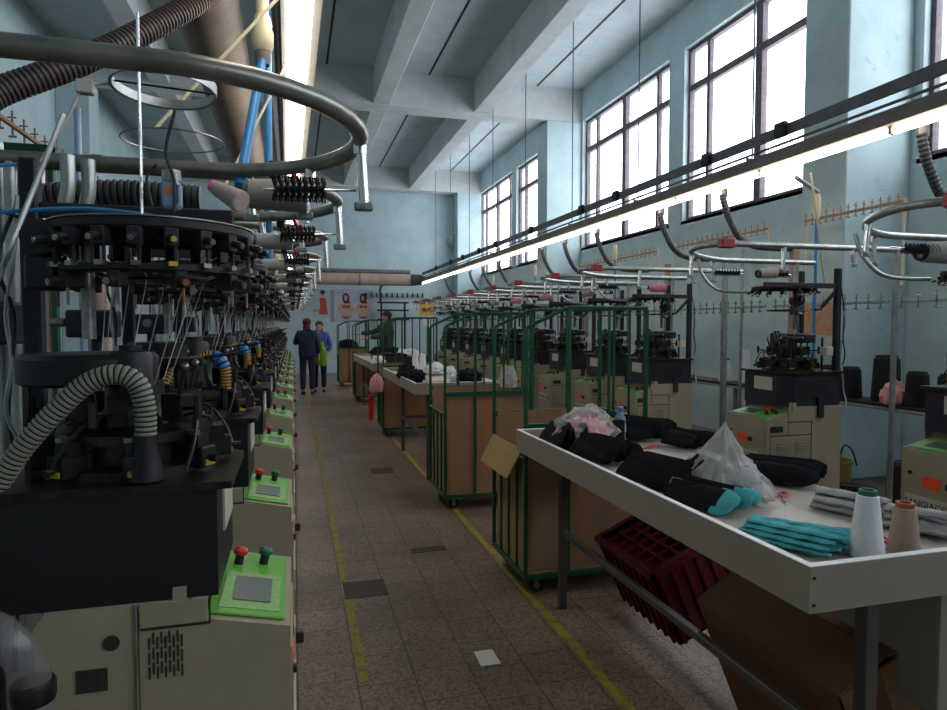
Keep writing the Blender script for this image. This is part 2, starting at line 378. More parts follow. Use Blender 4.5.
# ------------------------------------------------------------------ knitting machine
def text_mesh(name,txt,size,m,parent,T):
    cu=bpy.data.curves.new(name,'FONT'); cu.body=txt; cu.size=size; cu.extrude=.0008; cu.align_x='CENTER'; cu.align_y='CENTER'
    o=bpy.data.objects.new(name,cu); col.objects.link(o)
    dg=bpy.context.evaluated_depsgraph_get(); me=bpy.data.meshes.new_from_object(o.evaluated_get(dg))
    bpy.data.objects.remove(o); me.transform(T); me.materials.clear(); me.materials.append(M[m])
    q=bpy.data.objects.new(name,me); col.objects.link(q); q.parent=parent; return q
def make_machine(kind):
    e=empty('knitting_machine')
    # cabinet
    c=MB(); bk=.60 if kind=='R' else .47
    c.prism([(0,.06),(0,.92),(.2,.963),(.2,1.025),(.225,1.025),(.225,1.0),(bk-.02,1.0),(bk,.97),(bk,.30),(bk-.03,.06)],-.21,.21)
    c.build('cabinet','beige',e)
    MB().box(.02,-.19,0,bk-.04,.19,.06).build('plinth','seam',e)
    # front face
    f=MB(); f.box(-.004,-.18,.30,0,.18,.86); f.build('front_door','beige2',e)
    q=MB(); q.bb(-.010,-.13,.615,-.0035,.18,.69,.001); q.build('name_plate','white_pl',e)
    T=Matrix.Translation((-.0105,.025,.652))@Matrix.Rotation(-PI/2,4,'Z')@Matrix.Rotation(PI/2,4,'X')
    text_mesh('plate_lettering','SANGIACOMO',.046,'ink',e,T)
    MB().box(-.006,-.005,.735,-.003,.085,.795).build('sticker','red_sticker',e)
    q=MB(); q.bb(-.010,-.10,.725,-.003,-.025,.81,.003); q.mi=1; q.bb(-.03,-.07,.755,-.01,-.045,.785,.003); q.build('power_switch',['beige','btn_blk'],e)
    for y in (.155,): MB().cyl((-.012,y,.8),(0,y,.8),.010,n=12).build('door_lock','dark',e)
    MB().box(-.0115,-.125,.622,-.009,-.085,.645).build('serial_plate','brown_pl',e)
    # control panel on sloping top
    a=math.atan2(.043,.2); T=Matrix.Translation((0,0,.921))@Matrix.Rotation(-a,4,'Y')
    p=MB(T); p.bb(.012,-.185,0,.17,.19,.006,.002); cp=p.build('control_panel','green',e)
    MB(T).box(.025,-.04,.006,.15,.165,.0075).build('keypad','green_l',cp)
    MB(T).box(.045,-.01,.0075,.125,.125,.010).build('screen','lcd',cp)
    for i,(x,y,m1) in enumerate([(.13,-.10,'btn_red'),(.07,-.12,'btn_red' if kind=='R' else 'btn_grn'),(.11,-.16,'btn_grn')][:3 if kind=='R' else 2]):
        b=MB(T); b.cyl((x,y,.006),(x,y,.03),.011); b.mi=1; b.lathe([(.010,.03),(.017,.032),(.017,.041),(.012,.046),(.001,.047)],(x,y,0),16)
        b.build('push_button',['btn_blk',m1],cp)
    # -Y side : door with louvres
    d=MB(); d.bb(.02,-.216,.14,.34,-.21,.80,.002); sd=d.build('side_door','beige2',e)
    l=MB()
    for xx in (.07,.22):
        for zz in (.755,.735,.715,.695,.62,.60,.58,.56): l.prism([(xx,zz),(xx+.07,zz),(xx+.07,zz+.006),(xx,zz+.006)],-.224,-.215)
    l.build('louvre','beige',sd)
    MB().cyl((.04,-.222,.66),(.04,-.214,.66),.008,n=10).build('lock','seam',sd)
    s=MB()
    s.box(.018,-.2125,.805,.345,-.2095,.81); s.box(.35,-.2125,.14,.354,-.2095,.90); s.box(.15,-.2125,.895,.354,-.2095,.9)
    s.build('panel_seam','seam',e)
    MB().box(.02,-.213,.832,.12,-.2095,.872).build('display_slot','btn_blk',e)
    q=MB(); q.box(.395,-.225,.92,.44,-.21,1.06); q.build('hook_bracket','black',e)
    q=MB(); q.box(.165,-.216,.2,.172,-.21,1.03); q.build('edge_strip','beige',e)
    # +Y side : vent slots, openings
    s=MB()
    for i in range(9):
        x=.268-i*.0075; 
        for j in range(3):
            z=.845+j*.030+(.010 if i%2 else 0); s.box(x,.2095,z,x+.0033,.2125,z+.024)
    s.build('vent_slots','seam',e)
    s=MB(); s.box(.288,.2095,.14,.291,.2125,.99); s.box(.0,.2095,.895,.255,.2125,.899) if False else None
    s.box(.155,.2095,.945,.285,.2125,.949); s.box(.155,.2095,.949,.158,.2125,1.0); s.build('panel_seam','seam',e)
    MB().cyl((.337,.2095,.928),(.337,.2135,.928),.015,n=20).build('round_port','seam',e)
    MB().box(.345,.2095,.835,.40,.213,.88).build('rectangular_port','seam',e)
    MB().cyl((.292,.214,.55),(.292,.214,1.0),.003,n=6).build('hinge_rod','steel',e)
    MB().bb(.16,.211,.952,.285,.216,.998,.001).build('side_bracket','beige2',e)
    # upper black housing
    bx='blackbox' if kind=='L' else 'navybox'
    h=MB(); h.prism([(.14,-.12),(.22,-.205),(.58,-.205),(.58,.205),(.14,.205)],1.0,1.22,'z'); h.build('gear_housing',bx,e)
    h=MB(); h.prism([(.11,-.12),(.2,-.225),(.60,-.225),(.60,.215),(.11,.215)],1.22,1.235,'z'); h.build('top_plate','dark',e)
    MB().box(.135,-.08,1.10,.14,.10,1.19).build('paper_label','white_pl',e)
    MB().bb(.2,-.208,1.05,.5,-.2,1.18,.004).build('gear_cover','blackbox',e)
    # needle cylinder and cams
    C=(.33,0,0)
    g=MB(); g.lathe([(.17,1.235),(.17,1.255),(.12,1.26),(.12,1.30),(.155,1.305),(.155,1.325),(.08,1.33),(.06,1.37),(.06,1.425)],C,28); g.build('needle_cylinder','dark',e)
    rnd=random.Random(3)
    for k in range(8):
        t=2*PI*k/8+.2; T=Matrix.Translation(C)@Matrix.Rotation(t,4,'Z')
        g=MB(T); g.bb(.13,-.022,1.245,.20,.022,1.29,.003); g.box(.14,-.016,1.29,.185,.016,1.315); g.cyl((.2,0,1.265),(.222,0,1.265),.008,n=8)
        g.cyl((.15,.0,1.3),(.16,.01,1.36),.004,n=6)
        g.mi=1; g.box(.2,-.014,1.25,.203,.014,1.262); g.mi=2; g.box(.16,-.02,1.315,.18,-.004,1.325)
        g.build('selector_unit',['dark2','yel','steel'],e)
    for k in range(6):
        t=2*PI*k/6+.5; T=Matrix.Translation(C)@Matrix.Rotation(t,4,'Z')
        g=MB(T); g.bb(.085,-.02,1.34,.14,.02,1.40,.003); g.cyl((.12,.0,1.4),(.135,.0,1.455),.006,n=6); g.cyl((.14,-.01,1.37),(.19,-.03,1.375),.005,n=6)
        g.cyl((.19,-.03,1.35),(.19,-.03,1.40),.008,n=8); g.mi=1; g.ball((.135,0,1.46),.009,5); g.cyl((.1,.02,1.36),(.165,.05,1.345),.003,n=5)
        g.build('stitch_cam',['dark','steel'],e)
    for k in range(5):
        t=2*PI*k/5+1.1; T=Matrix.Translation(C)@Matrix.Rotation(t,4,'Z')
        g=MB(T); g.tube(smoothpath([(.10,0,1.33),(.16,.03,1.36),(.2,.0,1.31),(.21,-.03,1.25)],4),.004,5); g.build('air_tube','wire',e)
    # dial drum
    D=(.41,.03,0)
    g=MB(); g.lathe([(.125,1.425),(.135,1.432),(.135,1.48),(.125,1.49),(.05,1.492)],D,32); g.build('dial_drum','dark2',e)
    g=MB(); g.lathe([(.042,1.39),(.042,1.485),(.038,1.494),(.022,1.497),(.022,1.508),(.001,1.509)],(.315,.10,0),20); g.build('drum_cap','dark2',e)
    for (x,y) in ((.5,.12),(.24,-.13),(.5,-.13)):
        MB().cyl((x,y,1.23),(x,y,1.46),.008,n=8).build('support_pillar','dark',e)
    g=MB(); g.bb(.2,-.17,1.45,.30,-.10,1.47,.003); g.cyl((.2,-.13,1.47),(.12,-.17,1.48),.005,n=6); g.cyl((.26,-.13,1.36),(.26,-.13,1.45),.012,n=8)
    g.build('latch_guard','dark',e)
    g=MB(); g.bb(.47,-.2,1.34,.53,-.15,1.40,.004); g.build('oil_reservoir','cream',e)
    # posts and arm
    MB().bb(.56,-.19,1.0,.60,-.15,1.94,.005).build('post','post',e)
    MB().bb(.505,.08,1.49,.54,.115,1.94,.005).build('post','post',e) if kind=='R' else None
    ra=.02 if kind=='R' else -.035
    g=MB(); az=0 if kind=='R' else .005
    g.bb(-.02 if kind=='R' else .13,-.185,1.80+az,.56,-.160,1.835+az,.003); g.build('feeder_arm','black',e)
    g=MB(); g.prism([(.56,1.80),(.575,1.78),(.45,1.66),(.44,1.68)],-.18,-.165); g.cyl((.445,-.172,1.665),(.40,-.17,1.655),.012,n=8); g.build('arm_brace','dark',e)
    g=MB(); g.bb(.44,.05,1.62,.50,.12,1.69,.006); g.cyl((.47,.04,1.725),(.47,.12,1.725),.035,n=20); g.build('fan_motor','blackbox',e)
    MB().tube([(.47,.035+.0,1.725)]+[(.47+.06*math.cos(t),.03,1.70+.07*math.sin(t)) for t in [PI*.5+PI*k/8 for k in range(9)]],.006,6).build('fan_duct','galv',e)
    MB().cyl((.41,.03,1.52),(.41,.03,1.78),.014,n=10).build('centre_column','steel' if kind=='L' else 'dark',e)
    for k in range(2):
        g=MB(); r=random.Random(k)
        p=[(.60,-.17+.02*k,1.85)]
        for i in range(7): p.append((.605+r.uniform(0,.05),-.17+r.uniform(-.03,.03),1.7-i*.12))
        p.append((.62,-.1,.75)); p.append((.63,-.1,.3)); g.tube(smoothpath(p,4),.005,6); g.build('cable','wwire' if k else 'wire',e)
    # yarn ring
    R=(.28,0,0); rz_=ra
    g=MB()
    g.lathe([(.2,1.775+rz_),(.205,1.78+rz_),(.205,1.795+rz_),(.17,1.797+rz_),(.17,1.777+rz_),(.2,1.775+rz_)],R,36)
    for k in range(4):
        t=PI*k/4; dx,dy=math.cos(t),math.sin(t); g.tube([(.28-.17*dx,-.17*dy,1.785+rz_),(.28+.17*dx,.17*dy,1.785+rz_)],.006,6)
    if kind=='L': g.lathe([(.19,1.655),(.2,1.66),(.2,1.672),(.165,1.672),(.165,1.655),(.19,1.655)],R,36)
    yr=g.build('yarn_ring','black',e)
    g=MB(); g.lathe([(.203,1.796+rz_),(.208,1.797+rz_),(.208,1.8+rz_),(.203,1.8+rz_)],R,36); g.build('ring_rim','dullpipe',yr)
    for k in range(20 if kind=='L' else 14):
        t=2*PI*k/(20 if kind=='L' else 14); T=Matrix.Translation((.28,0,rz_))@Matrix.Rotation(t,4,'Z'); q_=.6 if kind=='R' else 1
        g=MB(T); g.bb(.185,-.013,1.776-.036*q_,.215,.013,1.776,.002); g.cyl((.215,0,1.757),(.235,0,1.752),.008*q_,n=8); g.cyl((.205,.008,1.745),(.205,.008,1.776-.07*q_),.004,n=6); g.mi=1
        g.cyl((.234,0,1.752),(.24,0,1.751),.006,n=8); g.box(.195,-.006,1.776-.075*q_,.215,.010,1.776-.066*q_)
        g.build('yarn_feeder',['black','steel' if k%6 else 'yel'],yr)
        if kind=='L' and k%2==0:
            T=Matrix.Translation((.28,0,-.10))@Matrix.Rotation(t+.1,4,'Z'); g=MB(T)
            g.bb(.16,-.012,1.725,.20,.012,1.758,.002); g.cyl((.2,0,1.74),(.222,0,1.735),.010,n=8); g.mi=1; g.cyl((.22,0,1.735),(.226,0,1.734),.007,n=8); g.cyl((.19,.005,1.73),(.19,.005,1.69),.003,n=5)
            g.build('tension_disc',['black','steel' if k%3 else 'brown_pl'],yr)
    # yarn guides falling from ring to cylinder: eyelet plate under the ring
    g=MB(); g.lathe([(.10,1.645),(.105,1.65),(.105,1.657),(.07,1.657),(.07,1.645),(.1,1.645)],R,24); g.tube([(.28,-.1,1.65),(.47,.0,1.65)],.006,6); g.build('eyelet_ring','dark',e)
    for k in range(8):
        t=2*PI*k/8; 
        MB().tube([(.28+.2*math.cos(t),.2*math.sin(t),1.69),(.28+.1*math.cos(t),.1*math.sin(t),1.65),(.33+.07*math.cos(t),.07*math.sin(t),1.42)],.0012,3).build('yarn_strand','wwire',e)
    # creel loop
    K=kind=='R'; ov=-.46 if K else -.19; dy=0 if K else -.18; hw=.44; zc=2.04
    rr=.019 if K else .022; rad=.34 if K else .45; sk=.7 if K else 0
    def cap_(t): y=hw*math.sin(t); return (ov+rad+rad*math.cos(t)+sk*y,dy+y,zc)
    P=[(.95,dy-hw,zc),(ov+rad+.15-sk*hw,dy-hw,zc)]+[cap_(-PI/2-PI*k/20) for k in range(1,20)]+[(ov+rad+.15+sk*hw,dy+hw,zc),(.95,dy+hw,zc)]
    g=MB(); g.tube(P,rr,12)
    cr=g.build('creel_pipe','dullpipe' if kind=='L' else 'galv',e)
    g=MB()
    for (x,y) in ((.55,-hw),): g.cyl((x-.015,dy+y,zc),(x+.015,dy+y,zc),rr*1.12,n=12)
    g.build('pipe_joint','dullpipe',cr)
    MB().cyl((.78,dy-hw,0),(.78,dy-hw,zc),.018,n=10).build('creel_stand','galv',e)
    MB().cyl((.78,dy+hw,0),(.78,dy+hw,zc),.018,n=10).build('creel_stand','galv',e)
    if K: drops=[cap_(-PI-.15)+(.15,),(.02,dy+hw,zc,.15),(-.1,dy-hw,zc,.15),(.42,dy-hw,zc,.1)]
    else: drops=[cap_(-PI-.05)+(.17,),cap_(-PI+.75)+(.15,),(.12,dy-hw,zc,.14)]
    for i,(x,y,_z,dl) in enumerate(drops):
        tx=.015 if i%2 else -.01
        g=MB(); g.cyl((x,y,zc),(x+tx,y,zc-dl),.013,n=10); g.lathe([(.017,0),(.017,.03)],(x,y,zc-.04),10); g.build('drop_tube','chrome',cr)
        g=MB(); g.bb(x+tx-.022,y-.01,zc-dl-.018,x+tx+.026,y+.012,zc-dl+.006,.004); g.cyl((x+tx,y-.016,zc-dl-.006),(x+tx,y+.016,zc-dl-.006),.009,n=8); g.build('clamp','galv',cr)
    # spiral brushes
    for (x0,x1,y,dz) in (((-.28,-.10,-.02,-.13),(.30,.40,.1,-.12)) if K else ((-.10,.03,-.28,-.11),)):
        g=MB(); g.cyl((x0-.09,y,zc+dz),(x1+.03,y,zc+dz-.01),.004,n=6); bt=g.build('brush_rod','chrome',cr)
        g=MB(); g.cyl((x0,y,zc+dz-.002),(x1,y,zc+dz-.008),.010,n=8)
        N=9; rb=.026 if K else .036
        for k in range(N):
            x=x0+(x1-x0)*k/(N-1)
            for q in range(14):
                t=2*PI*q/14; g.tube([(x,y,zc+dz-.005),(x+.008*math.sin(t*2),y+rb*math.cos(t),zc+dz-.005+rb*math.sin(t))],[.0016,.0024],4,cap=False)
        g.build('spiral_brush','brush',bt)
    g=MB()
    if K: g.bb(-.56,dy-hw-.026,zc-.028,-.47,dy-hw+.026,zc+.028,.006); g.build('tension_sensor','redbox',cr)
    else:
        c_=cap_(-PI+.9); g=MB(); g.cyl((c_[0],c_[1],zc-.02),(c_[0]-.02,c_[1],zc-.06),.008,n=8); g.lathe([(.001,-.015),(.012,-.012),(.016,0),(.010,.012),(.006,.02)],(c_[0]-.03,c_[1],zc-.06),14); g.build('signal_lamp','redlamp',cr)
        MB().bb(.02,dy-hw-.03,zc-.045,.055,dy-hw+.03,zc+.035,.004).build('clip_bracket','black',cr)
    # curved conduit from creel down to machine back
    if K:
        g=MB(); g.tube(smoothpath([(-.12,dy+hw-.02,zc),(-.10,dy+hw-.05,zc-.12),(.0,dy+hw-.1,zc-.23),(.20,dy+.25,zc-.25)],6),.011,8); g.build('curved_conduit','galv',cr)
    return e
def cone(name,m,L=.2,r0=.055,r1=.03,tip='conegreen'):
    e=empty(name); g=MB()
    g.lathe([(r0*.8,0),(r0,.004),(r0*.99,L*.02),(r1*1.02,L*.96),(r1,L*.98),(r1*.8,L)],n=24); g.build('yarn_winding',m,e)
    g=MB(); g.lathe([(r1*.9,L*.95),(r1*.85,L+.012),(r1*.6,L+.012),(r1*.55,L*.97)],n=18); g.build('cone_core',tip,e)
    return e
R0=make_machine('R'); L0=make_machine('L')
ordw=['nearest','second','third','fourth','fifth','sixth','seventh','eighth','ninth','tenth','eleventh','twelfth','thirteenth','fourteenth']
LY=[1.60,2.52,3.62,4.70,5.78,6.86,7.94,9.02,10.1,11.18,12.26,13.34,14.4]
RY=[2.42,3.83,5.57,6.5,7.6,8.6,9.7,10.8,11.9,13.0,14.1]
LMs=[];RMs=[]
for i,y in enumerate(LY):
    o=L0 if i==0 else copy_tree(L0); o.location=(-.015,y,0); o.rotation_euler.z=PI
    det=['with the ribbed grey suction hose, biggest in view','with the yellow hose and blue cuff','whose black housing carries a pale label'][i] if i<3 else 'seen end on over the aisle'
    tag(o,'%s knitting machine of the left row, %s'%(ordw[i],det),'knitting machine','sock knitting machines in the left row'); LMs.append(o)
for i,y in enumerate(RY):
    o=R0 if i==0 else copy_tree(R0); o.location=(3.03,y,0)
    det=['cut by the picture edge','beige, whole cabinet visible beside the yellow bucket','beige, partly behind the green cage uprights'][i] if i<3 else 'beige, under the window wall'
    tag(o,'%s knitting machine of the right row, %s'%(ordw[i],det),'knitting machine','sock knitting machines in the right row'); RMs.append(o)
# special hoses on the left machines (parts, in machine space: x back, rotated half turn)
def hose_part(parent,pts,r,m,name='suction_hose',**k):
    g=MB(); ribbed(g,pts,r,groove=1,**k); return g.build(name,[m,'black'],parent)
M['ribgrey']=mat('ribbed_grey_green_hose',(.27,.28,.21),.5,ns=3,amt=.1)
M['ribyel']=mat('yellow_ribbed_hose',(.50,.31,.04),.5); M['ribblue']=mat('blue_hose_cuff',(.02,.20,.62),.4)
hose_part(LMs[0],[(.275,.175,1.30),(.275,.175,1.385),(.29,.175,1.435),(.33,.175,1.452),(.39,.175,1.425),(.48,.175,1.327),(.53,.175,1.25),(.60,.18,1.13)],.021,'ribgrey',pitch=.010,amp=.05)
MB().lathe([(.035,1.24),(.03,1.27),(.022,1.31),(.022,1.33)],(.275,.175,0),16).build('hose_socket','dark2',LMs[0])
for q in (1,2,3):
    hose_part(LMs[q],[(.215,.12,1.33),(.215,.12,1.38),(.22,.12,1.405)],.019,'ribyel',pitch=.01)
    hose_part(LMs[q],[(.22,.12,1.405),(.235,.12,1.435),(.26,.12,1.445)],.0215,'ribblue','hose_cuff',pitch=.02,amp=.02)
    hose_part(LMs[q],[(.26,.12,1.445),(.32,.13,1.43),(.38,.18,1.38),(.43,.2,1.28)],.019,'ribyel',pitch=.01)
# feeder motor and wiring on the first left machine
g=MB(); g.bb(.225,-.02,1.81,.265,.02,1.87,.006); g.mi=1; g.box(.24,.02,1.84,.255,.022,1.855); g.mi=2; g.box(.228,.02,1.82,.236,.023,1.86); g.cyl((.245,0,1.87),(.245,0,1.895),.02,n=14)
g.build('feeder_motor',['motor','orange','steel'],LMs[0])
g=MB(); g.tube(smoothpath([(.23,.03,2.02),(.25,.03,1.93),(.235,.03,1.87),(.235,.03,1.80)],5),.004,6); g.tube(smoothpath([(.27,.03,1.9),(.29,.03,1.87),(.28,.03,1.81)],5),.003,6); g.build('motor_cable','wire',LMs[0])
MB().cyl((.307,.0,1.75),(.307,.0,2.235),.0035,n=8).build('white_rod','chrome',LMs[0])
MB().tube([(.32+.14*math.cos(t),-.5+.09*math.sin(t),2.09+.01*math.sin(t*1.0)) for t in [2*PI*k/30 for k in range(30)]],.0025,5,closed=True).build('wire_loop','steel',LMs[0])
for q in range(1,len(LMs)):   # broad dark pulley boxes behind the left row cylinders
    pass
# yarn cones hanging on the creels
def place_cone(proto,p,d,label,group,first=[set()]):
    o=proto if id(proto) not in first[0] else copy_tree(proto); first[0].add(id(proto))
    o.location=p; o.rotation_mode='QUATERNION'; o.rotation_quaternion=Vector((0,0,1)).rotation_difference(Vector(d).normalized())
    return tag(o,label,'yarn cone',group)
cg=cone('yarn_cone','grey_y',.17,.05,.042); cr_=cone('yarn_cone','rose_y',.085,.027,.017,'pink_y'); cw=cone('yarn_cone','white',.165,.044,.026)
ct=cone('yarn_cone','tan',.125,.040,.026,'brown_pl'); cp_=cone('yarn_cone','pink_y',.13,.042,.03,'pink_y'); cs=cone('yarn_cone','rose_y',.13,.04,.032,'rubber')
cb=cone('yarn_cone','black_y',.19,.06,.05,'rubber'); cgl=cone('yarn_cone','grey_y',.22,.06,.045,'rubber')
place_cone(cr_,(-.112,1.60,1.832),(-.065,.05,.042),'small pale cone with pink rim tilted over the nearest machine','yarn cones on the left creels')
place_cone(cg,(.045,2.03,1.935),(-1,.02,.0),'fat grey cone with green tip lying beside the spiral brush','yarn cones on the left creels')
for i in range(1,13):
    if i in (5,8,11): continue
    o=place_cone(cg,(.03-.03*(i%3),LY[i]+.32,1.90),(-1,.25-.2*(i%3),-.02),'grey cone lying on the creel of the %s machine in the left row'%ordw[i],'yarn cones on the left creels'); o.scale=(.75,.75,.85)
place_cone(cs,(3.24,3.83,1.915),(-1,.05,-.08),'pale rose cone with black core on the creel above the whole beige machine','yarn cones on the right creels')
place_cone(cgl,(3.10,2.42,1.90),(-1,.05,-.03),'large grey cone on the creel cut by the picture edge','yarn cones on the right creels')
pk=[(2,.5,5.12,'below the long creel bar right of the cage'),(4,.3,7.25,'right-hand one of the two pink cones close together'),(5,.3,8.35,'left-hand one of the two pink cones close together')]
for i,dx,y,t in pk:
    place_cone(cp_,(3.03+dx-.35,y,1.88),(-1,.3,-.05),'bright pink yarn cone, '+t,'yarn cones on the right creels')
for i in (3,6,7,8,9,10):
    place_cone(cs,(2.95,RY[i]-.4,1.88),(-1,.1,-.1),'pale cone on the creel of the %s machine in the right row'%ordw[i],'yarn cones on the right creels')
# ------------------------------------------------------------------ tables
def table(x0,y0,x1,y1,label,legs,rails):
    e=empty('packing_table',((x0+x1)/2,(y0+y1)/2,0),0,label,'table','packing tables down the middle')
    T=Matrix.Translation((-(x0+x1)/2,-(y0+y1)/2,0))
    MB(T).box(x0+.018,y0+.018,.915,x1,y1-.018,.94).build('tabletop','tabletop',e)
    g=MB(T); g.box(x0,y0,.87,x0+.018,y1,.982); g.box(x0+.018,y0,.87,x1,y0+.018,.982); g.box(x0+.018,y1-.018,.87,x1,y1,.982); g.build('rim_board','tablerim',e)
    g=MB(T); g.box(x0-.001,y0-.001,.982,x0+.019,y1,.9845); g.box(x0+.019,y0-.001,.982,x1,y0+.019,.9845); g.box(x0+.019,y1-.019,.982,x1,y1,.9845); g.build('edge_strip','rimedge',e)
    for (x,y) in legs: MB(T).bb(x-.02,y-.02,0,x+.02,y+.02,.915,.003).build('leg','legsteel',e)
    for a,b in rails:
        (p,q,zz),(p2,q2,z2)=a,b
        if abs(p-p2)<.01: MB(T).bb(p-.015,q,zz-.015,p+.015,q2,zz+.015,.002).build('rail','legsteel',e)
        else: MB(T).bb(p,q-.015,zz-.015,p2,q+.015,zz+.015,.002).build('rail','legsteel',e)
    g=MB(T)
    for z in (.89,.955): MB(T).cyl((x0+.012,y0-.003,z),(x0+.012,y0,z),.004,n=8).build('screw','seam',e)
    return e
t1=table(1.16,1.235,1.92,3.32,'long cream packing table nearest the camera, piled with black and teal socks',
  [(1.40,1.30),(1.40,3.24),(1.84,1.36),(1.84,3.24)],[((1.40,1.32,.425),(1.40,3.22,.425)),((1.84,1.38,.2),(1.84,3.22,.2))])
t2=table(1.13,6.2,2.12,8.6,'cream packing table holding white cones, in the middle distance behind the near cage cart',
  [(1.28,7.90),(2.0,7.90),(1.28,6.32),(2.0,6.32)],[((1.28,6.34,.42),(1.28,7.88,.42)),((1.30,7.9,.42),(1.98,7.9,.42))])
t3=table(1.12,9.65,2.12,12.9,'farthest cream packing table, with a dark tray of socks on it',
  [(1.28,12.6),(2.0,12.6),(1.28,9.8),(2.0,9.8)],[((1.28,9.82,.42),(1.28,12.58,.42))])
# white cabinet hung under the near table
e=empty('drawer_cabinet',(1.62,1.36,0),0,'pale grey drawer cabinet under the near corner of the cream packing table','cabinet')
MB(Matrix.Translation((-1.62,-1.36,0))).bb(1.64,1.30,.50,1.915,1.62,.868,.003).build('body','tablerim',e)
MB(Matrix.Translation((-1.62,-1.36,0))).bb(1.63,1.288,.50,1.915,1.30,.86,.002).build('drawer_front','tablerim',e)
# maroon crate and carton
def crate():
    e=empty('plastic_crate',(1.44,2.9,.50),0,'maroon ribbed plastic crate tilted under the cream packing table','crate')
    L,W,H=.50,.36,.36  # along y, x, depth
    g=MB(); 
    g.box(0,-L,-H,W,0,-H+.012)
    g.box(0,-L,-H,.012,0,0); g.box(W-.012,-L,-H,W,0,0); g.box(0,-L,-H,W,-L+.012,0); g.box(0,-.012,-H,W,0,0)
    g.build('tub','crate',e)
    g=MB(); g.bb(-.015,-L-.015,-.03,.012,.015,.005,.004); g.bb(W-.012,-L-.015,-.03,W+.015,.015,.005,.004); g.bb(-.015,-L-.015,-.03,W+.015,-L+.012,.005,.004); g.bb(-.015,-.012,-.03,W+.015,.015,.005,.004); g.build('rim','crate',e)
    g=MB()
    for k in range(6): g.bb(.02+k*(W-.05)/5,-L-.014,-H,.035+k*(W-.05)/5,-L,-.02,.003)
    for k in range(8): g.bb(-.014,-L+.03+k*(L-.06)/7,-H,0,-L+.045+k*(L-.06)/7,-.02,.003)
    g.build('rib','crate',e)
    g=MB()
    for k in range(5): g.box(.03+k*.07,-L+.02,-.035,.045+k*.07,-.02,-.022)
    for k in range(6): g.box(.02,-L+.05+k*.08,-.035,W-.02,-L+.06+k*.08,-.02)
    g.box(.012,-L+.012,-.06,W-.012,-.012,-.05)
    g.build('grid_insert','crate',e)
    e.rotation_euler=(0,-.42,0); return e
crate()
def carton():
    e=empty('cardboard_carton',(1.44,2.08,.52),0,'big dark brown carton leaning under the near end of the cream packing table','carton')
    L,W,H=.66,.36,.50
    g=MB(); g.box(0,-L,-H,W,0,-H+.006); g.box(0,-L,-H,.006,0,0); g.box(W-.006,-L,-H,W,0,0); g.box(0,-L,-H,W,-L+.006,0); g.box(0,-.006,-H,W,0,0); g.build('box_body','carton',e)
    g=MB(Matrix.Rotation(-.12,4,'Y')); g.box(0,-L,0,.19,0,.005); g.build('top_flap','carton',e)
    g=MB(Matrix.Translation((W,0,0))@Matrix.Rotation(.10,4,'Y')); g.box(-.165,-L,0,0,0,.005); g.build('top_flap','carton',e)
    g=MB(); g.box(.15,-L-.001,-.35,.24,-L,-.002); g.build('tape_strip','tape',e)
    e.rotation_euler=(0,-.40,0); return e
carton()
# ------------------------------------------------------------------ socks and things on tables
def sock(m,L=.30,w=.035,t=.012,foot=True,tip=None,parent=None,name='sock'):
    g=MB(); P=[];N=12
    for i in range(N+1):
        u=i/N; x=L*.72*min(1,u/.72) if foot else L*.72*u; y=0
        if foot and u>.72: a=(u-.72)/.28; x=L*.72-.01+a*.02; y=a*L*.30
        P.append((x,y,0))
    vs=[];fs=[];n=10
    for i,p in enumerate(P):
        d=Vector(P[min(i+1,N)])-Vector(P[max(i-1,0)]); d.normalize(); a=Vector((-d.y,d.x,0))
        k=1.0 if i<N-1 else (.85 if i==N-1 else .5)
        for q in range(n):
            th=2*PI*q/n; vs.append(Vector(p)+a*math.cos(th)*w*k+Vector((0,0,1))*(math.sin(th)*t*k+t+.002*math.sin(i*1.7+q)))
    for i in range(N):
        for q in range(n): fs.append((i*n+q,i*n+(q+1)%n,(i+1)*n+(q+1)%n,(i+1)*n+q))
    g.add(vs,fs,True); g.add(vs[:n],[list(range(n))[::-1]],True); g.add(vs[-n:],[list(range(n))],True)
    if tip:
        for i in range(len(g.f)):
            if min(g.f[i])>=n*9: g.m[i]=1
        return g.build(name,[m,tip])
    return g.build(name,m)
def pile(m,origin,direc,nrow,nlay,L,w,label,group,t=.012,jit=.01,foot=False,tip=None,side=1,fan=0.0,lift=.0,tilt=0,step=None):
    first=None; r=random.Random(int(origin[0]*977+origin[1]*77)); a=math.atan2(direc[1],direc[0]); st=step or w*1.25
    nx,ny=-math.sin(a)*side,math.cos(a)*side
    for l in range(nlay):
        for k in range(nrow-(l if nrow>2 else 0)):
            o=sock(m,L,w,t,foot,tip) if first is None else first.copy()
            if first is None: first=o
            else: col.objects.link(o)
            off=(k+.5*l)*st
            o.location=(origin[0]+nx*off+r.uniform(-jit,jit),origin[1]+ny*off+r.uniform(-jit,jit),origin[2]+l*t*1.7+lift)
            o.rotation_euler=(tilt*(1 if k%2 else .6)+r.uniform(-.12,.12),-.05+r.uniform(-.05,.05),a+fan*k+r.uniform(-.06,.06))
            tag(o,label,'sock',group)
zt=.941
# teal pile at the near corner
pile('teal',(1.235,1.575,zt),(.085,-.24),6,4,.35,.016,'teal sock in the fanned pile by the near table corner','teal socks at the table corner',t=.007,jit=.008,step=.021,side=1,fan=.09)
# grey striped socks
pile('sockg',(1.66,1.76,zt),(.12,-.3),3,3,.30,.028,'grey marled sock in the pile behind the white and tan cones','grey socks behind the cones',t=.012,jit=.012,step=.034)
pile('sockg',(1.72,1.55,zt),(.08,-.3),3,4,.27,.030,'grey marled sock heaped at the table side by the picture edge','grey socks at the picture edge',t=.012,jit=.012,step=.034)
